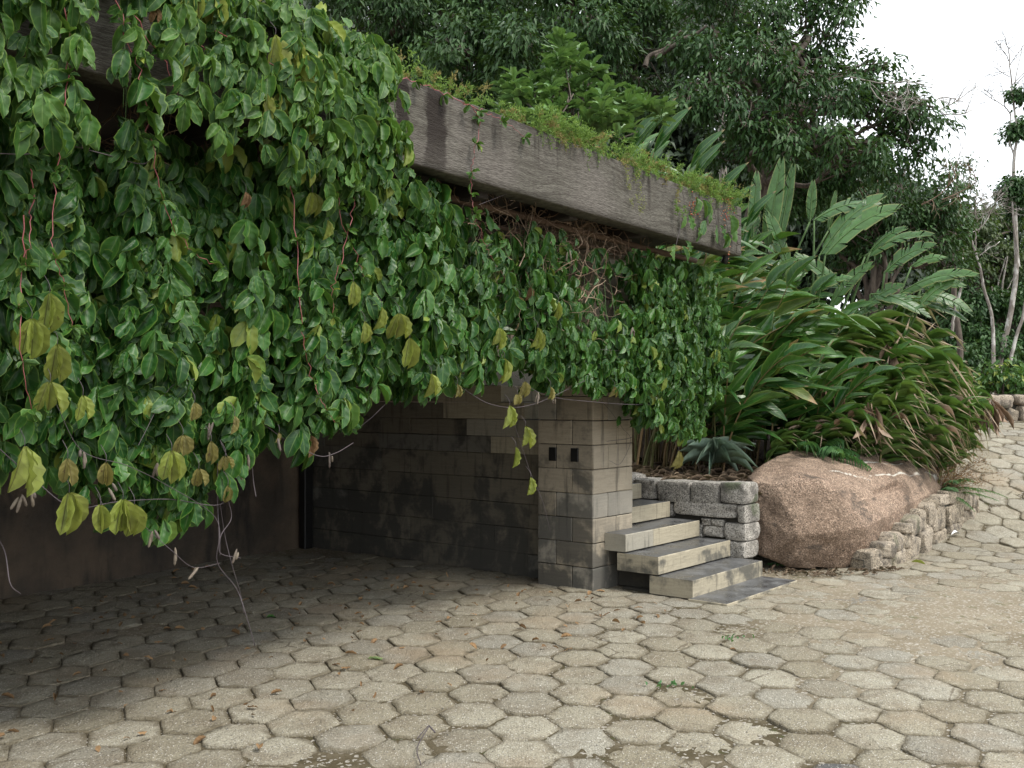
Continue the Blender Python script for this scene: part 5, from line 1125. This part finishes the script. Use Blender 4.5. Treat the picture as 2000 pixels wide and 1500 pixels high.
for h_ in hd:
    S_ = limb(lm, SHRUB_AT + g.normal(size=3) * .05, h_ - [0, 0, .08], .014, .005, g, .02, 9, .06)
    for q_ in range(3):
        c_ = h_ + g.normal(size=3) * [.14, .14, .07]; m = 15; an = g.random(m) * 6.283; up = g.uniform(-.1, 1.1, m); d = nrmz(np.stack([np.cos(an), np.sin(an), up], 1)); nn_ = np.stack([-np.cos(an) * up, -np.sin(an) * up, np.full(m, 1.0)], 1) + g.normal(size=(m, 3)) * .3
        inst(cm, VT[:5], c_ + d * .015 - np.array([0, 0, 1.0]) * g.random((m, 1)) * .10, d, nn_, g.uniform(.09, .16, m), g.uniform(.024, .036, m), g=g)
cm.build('foliage', M['shrub'], e); lm.build('branches', M['bark'], e)
# slim pale trees and bare branches
def slim(name, label, paths, seed, leafs=(), mat='treeC', group='slim pale trunks beyond the far wall'):
    g = np.random.default_rng(seed); p0 = at(*paths[0][0][0]); e = empty(name, p0, label=label, cat='tree', group=group, kind='thing')
    for k, (pts, r0, r1) in enumerate(paths):
        mb = MB(); S_ = spline([at(*p) for p in pts], 6); S_ = S_ + np.cumsum(g.normal(size=S_.shape) * .006, 0); tube(mb, S_, np.linspace(r0, r1, len(S_)) * .55, 7, rnd=g.random()); mb.build('trunk' if k == 0 else 'limb', M['barkp'], e)
    if leafs:
        cm = MB()
        for (px, py, r, Y) in leafs: crown_leaves(cm, at(px, py, Y), r / 2000 * Y, int(240 * (r / 12) ** 2), .11, g, tuft=10, spread=.09, wid=.28)
        cm.build('crown', M[mat], e)
    return e
cur = [None]
def twigs(e, specs, seed, rad=.012, mat='bark', depth=3):
    g = np.random.default_rng(seed)
    def rec(p, d, L, r, n):
        pts = [p]
        for i in range(4): pts.append(pts[-1] + d * L / 4); d = nrmz(d + g.normal(size=3) * .22)
        tube(cur[0], pts, np.linspace(r, r * .6, 5), 4)
        if n:
            for i in range(g.integers(2, 5)): rec(pts[g.integers(1, 5)], nrmz(d + g.normal(size=3) * .55), L * g.uniform(.45, .8), r * .6, n - 1)
    for (px, py, Y, dx, dz, L) in specs: mb = MB(); cur[0] = mb; rec(at(px, py, Y), nrmz([dx, g.normal() * .2, dz]), L, rad, depth); mb.build('bare_branch', M[mat], e)
Y = 23.0
s1 = slim('slim_tree', 'tallest slim tree, bare at the top with small leaf tufts against the white sky', [([(1945, 765, Y), (1958, 690, Y), (1975, 620, Y), (1988, 520, Y), (1985, 440, Y), (1981, 370, Y), (1980, 310, Y), (1986, 260, Y), (1978, 200, Y), (1972, 150, Y), (1969, 100, Y)], .13, .018), ([(1981, 305, Y), (1968, 270, Y), (1973, 232, Y), (1964, 212, Y), (1945, 198, Y), (1934, 185, Y)], .04, .01), ([(1972, 180, Y), (1985, 165, Y), (1992, 130, Y), (2002, 85, Y)], .03, .01), ([(1990, 520, Y), (1975, 400, Y - .1), (1972, 385, Y)], .05, .02)], 731,
          [(1985, 190, 12, Y), (1990, 182, 9, Y), (1988, 255, 15, Y), (1978, 262, 11, Y), (2000, 245, 15, Y), (1970, 370, 17, Y), (1985, 360, 16, Y), (1963, 378, 14, Y), (1988, 385, 12, Y), (1990, 402, 20, Y + .3)], 'treeB')
twigs(s1, [(1970, 120, Y, -.3, .8, .5), (1971, 130, Y, .5, .8, .6), (1972, 150, Y, -.6, .5, .5), (1975, 170, Y, .6, .8, .6), (1971, 140, Y, -.9, -.1, .4), (1945, 198, Y, -.8, .6, .4), (1964, 212, Y, -.2, 1, .5), (1936, 187, Y, -.6, .5, .3), (1985, 165, Y, .5, .6, .5), (1969, 105, Y, .1, 1, .4), (1978, 200, Y, .6, .5, .5)], 732, .010)
slim('slim_tree', 'crooked slim tree whose bare forked head leans left below the sky gap', [([(1938, 770, 22), (1940, 690, 22), (1940, 620, 22), (1928, 570, 22), (1915, 520, 22), (1895, 460, 22), (1880, 425, 22)], .085, .03), ([(1905, 490, 22), (1903, 460, 22), (1908, 430, 22), (1900, 400, 22)], .03, .008), ([(1900, 475, 22), (1915, 440, 22), (1925, 410, 22)], .02, .006)], 733)
twigs(bpy.data.objects['slim_tree.001'], [(1880, 425, 22, -.8, .7, .6), (1883, 430, 22, .4, .8, .7), (1890, 450, 22, -.7, .5, .6), (1903, 440, 22, .5, .8, .6), (1908, 430, 22, -.4, .9, .6), (1925, 410, 22, .6, .6, .5), (1895, 455, 22, .8, .3, .7), (1912, 500, 22, .8, .6, .6)], 734, .012, 'barkp')
slim('slim_tree', 'cluster of thin pale stems rising together behind the crooked slim tree', [([(1942, 755, 24.5), (1942, 680, 24.5), (1950, 600, 24.5), (1958, 540, 24.5), (1965, 500, 24.5)], .07, .03), ([(1940, 600, 24.5), (1938, 560, 24.5)], .04, .03), ([(1945, 605, 24.5), (1948, 560, 24.5), (1968, 500, 24.5)], .045, .02), ([(1950, 590, 24.5), (1970, 560, 24.5), (1985, 530, 24.5)], .03, .015)], 735)
slim('slim_tree', 'slim pale trunk leaning right beside the frame edge behind the far wall', [([(1974, 705, 22.5), (1984, 660, 22.5), (1995, 620, 22.5), (2004, 560, 22.5), (2012, 450, 22.5)], .075, .04)], 736)
slim('slim_tree', 'thin grey trunk half hidden between the paradise leaves and the dark wood', [([(1860, 660, 20), (1864, 620, 20), (1875, 570, 20), (1880, 500, 20)], .06, .04)], 737, group=None)
lt = bpy.data.objects['leaning_tree']
twigs(lt, [(1835, 215, 16.5, .9, .45, .5), (1840, 225, 16.5, .95, .1, .5), (1825, 200, 16.5, .7, .7, .4), (1660, 150, 15.6, .6, -.2, .9), (1700, 170, 15.6, .5, -.5, .7)], 740, .012, 'barkp')
g = np.random.default_rng(741)
for a_, b_ in (((1640, 262, 16.8), (1680, 245, 16.6)), ((1600, 290, 16.8), (1640, 262, 16.8)), ((1640, 262, 16.8), (1660, 256, 16.4)), ((1610, 262, 16.5), (1740, 280, 16.4)), ((1480, 200, 17), (1390, 50, 16)), ((1400, 60, 15.6), (1385, 130, 15.4)), ((1280, 110, 15.5), (1380, 50, 15.4)), ((1260, 130, 15.5), (1330, 60, 15.4)), ((1560, 90, 16.9), (1620, 0, 16.6))): mb = MB(); limb(mb, at(*a_), at(*b_), .045, .018, g, .03); mb.build('bare_limb', M['bark'], lt)
bt = bpy.data.objects['bushy_tree']
twigs(bt, [(1700, 440, 17.2, .3, .8, .8), (1690, 400, 17.2, -.3, .9, .8), (1800, 400, 17.2, .8, .4, .7), (1840, 390, 17.2, .8, .3, .6)], 742, .012, 'drystem')
slim('shaded_trunk', 'thick pale brown trunk glimpsed in the shade beyond the ginger tops', [([(1415, 420, 19.5), (1412, 300, 19.5), (1412, 240, 19.5), (1420, 150, 19.5)], .15, .13), ], 743, group=None)

# ================================================================== small things on the paving
def gpt(px, py):
    Y = 3100 / (py - 775); X = (px - 1000) / 2000 * Y; return np.array([X, Y, float(road_h(X, Y)) + .012])
def fallen(px, py, Lpx, W, mat, label, az, curl=0.0, name='fallen_leaf'):
    g = np.random.default_rng(int(px)); p = gpt(px, py); mb = MB(); inst(mb, VT[1:2] if not curl else VT[3:4], p[None], np.array([math.cos(az), math.sin(az), .06]), np.array([0, -.2, 1.0]), Lpx / 2000 * p[1], W, g=g); o = mb.build(name, mat); return tag(o, label, 'leaf')
fallen(718, 1290, 38, .016, M['gingery'], 'curled orange brown leaf lying on the hexagonal paving left of centre', .1, 1)
fallen(1780, 1100, 26, .008, M['lime'], 'slim yellow leaf on the paving at the foot of the curved stone wall', -.4)
fallen(935, 1108, 26, .03, M['vine'], 'green leaf lying against the foot of the dark side wall', .3)
fallen(1165, 1157, 22, .016, M['dry'], 'brown dead leaf lying at the foot of the pillar', .2, 1)
fallen(520, 1210, 20, .02, M['vine'], 'green leaf lying on the shaded paving under the vine curtain', .5)
fallen(1425, 1272, 14, .006, M['dry'], 'tiny dry leaf on the sandy paving in front of the stair', .2)
p = gpt(1858, 1066); mb = MB(); inst(mb, LT, p[None] + [0, 0, .02], np.array([.8, .5, .12]), np.array([-.3, -.5, 1]), .14, .022); tag(mb.build('paper_scrap', M['rag']), 'small white paper scrap lying by the curved stone wall', 'litter')
g = np.random.default_rng(760)
for (px, py, lab) in ((1700, 1098, 'dark green weeds growing under the right end of the boulder'), (1440, 1252, 'tiny bright weed sprouting between pavers in front of the stair slab'), (1298, 1345, 'small green weed in a paver joint near the bottom centre'), (1365, 925, 'little green seedlings on the bed soil above the granite wall'), (1520, 1106, 'low green moss weeds tucked under the left end of the boulder')):
    p = gpt(px, py) if py > 1000 else np.array([*at(px, py, 10.0)[:2], 0]) + [0, 0, float(bed_h(*at(px, py, 10.0)[:2]))]; m = 40 if py < 1200 else 12; mb = MB(); d = rand_dir(m, g); d[:, 2] = np.abs(d[:, 2]) + .3; q_ = g.normal(size=(m, 3)) * [.06, .03, 0]; inst(mb, LT, p + q_, d, rand_dir(m, g) + [0, 0, 1], g.uniform(.02, .04, m), .008, g=g); tag(mb.build('weed', M['fern']), lab, 'weed')
mb = MB(); m = 420; X = g.uniform(-3.2, 2.5, m); Y = g.uniform(4.4, 9.5, m); k = (aco(X, Y) < 6.7) & (bco(X, Y) > 3.6) & (bco(X, Y) < 8) & (abs(X) < .55 * Y); X, Y = X[k], Y[k]; m = len(X); d = rand_dir(m, g); d[:, 2] *= .2
inst(mb, VT, np.stack([X, Y, road_h(X, Y) + .018], 1), d, rand_dir(m, g) * .5 + [0, 0, 1.0], g.uniform(.02, .075, m), g.uniform(.005, .016, m), g=g); tag(mb.build('dead_leaf_litter', M['dry']), 'scattered crumpled dead leaves on the shaded paving of the carport', 'leaf litter', kind='stuff')
mb = MB(); tube(mb, spline([gpt(815, 1452) + [0, 0, .01], gpt(838, 1435) + [0, 0, .03], gpt(815, 1470) + [0, 0, .01], gpt(822, 1499)], 6), .0025, 5); tube(mb, spline([gpt(838, 1435) + [0, 0, .03], gpt(850, 1440) + [0, 0, .01]], 4), .004, 5); tag(mb.build('twig', M['darkstem']), 'thin dark curled twig lying on the pavers at the bottom centre', 'twig')
mb = MB(); m = 130; Y = g.uniform(0, 1, m); X = 2.05 + 1.35 * Y + g.normal(size=m) * .06; Y = 8.95 + .35 * np.abs(Y - .45) + g.normal(size=m) * .07; d = rand_dir(m, g); d[:, 2] *= .2; inst(mb, VT + ST_, np.stack([X, Y, road_h(X, Y) + .014], 1), d, rand_dir(m, g) * .4 + [0, 0, 1.0], g.uniform(.03, .10, m), g.uniform(.003, .012, m), g=g); tag(mb.build('leaf_litter', M['litter']), 'dead leaves and twigs gathered at the foot of the boulder', 'leaf litter', kind='stuff')
# loose small gravel spread on the open sandy part of the paving
g = np.random.default_rng(770); mb = MB(); m = 7000; Y = 4.2 + 6.5 * g.random(m) ** 1.5; X = g.uniform(-.55, .6, m) * Y; k = (bco(X, Y) < 3.9) & (g.random(m) < .25 + .35 * (dusty(X, Y) > .15)); X, Y = X[k], Y[k]; r = g.uniform(.002, .0065, len(X)); octv = np.array([[1, 0, 0], [0, 1, 0], [-1, 0, 0], [0, -1, 0], [0, 0, .7]]); z_ = np.maximum(sand_h(X, Y), road_h(X, Y) - .002)
P_ = np.stack([X, Y, z_], 1)[:, None, :] + octv[None] * r[:, None, None] * g.uniform(.6, 1.4, (len(X), 5, 3)); off = (np.arange(len(X)) * 5)[:, None, None]; mb.add(P_.reshape(-1, 3), None, (np.array([[0, 1, 4], [1, 2, 4], [2, 3, 4], [3, 0, 4]])[None] + off).reshape(-1, 3), np.repeat(np.stack([r * 0, r * 0, g.random(len(X))], 1), 5, 0))
tag(mb.build('gravel', M['granite'], smooth=False), 'fine loose gravel scattered over the sandy open paving', 'gravel', kind='stuff')
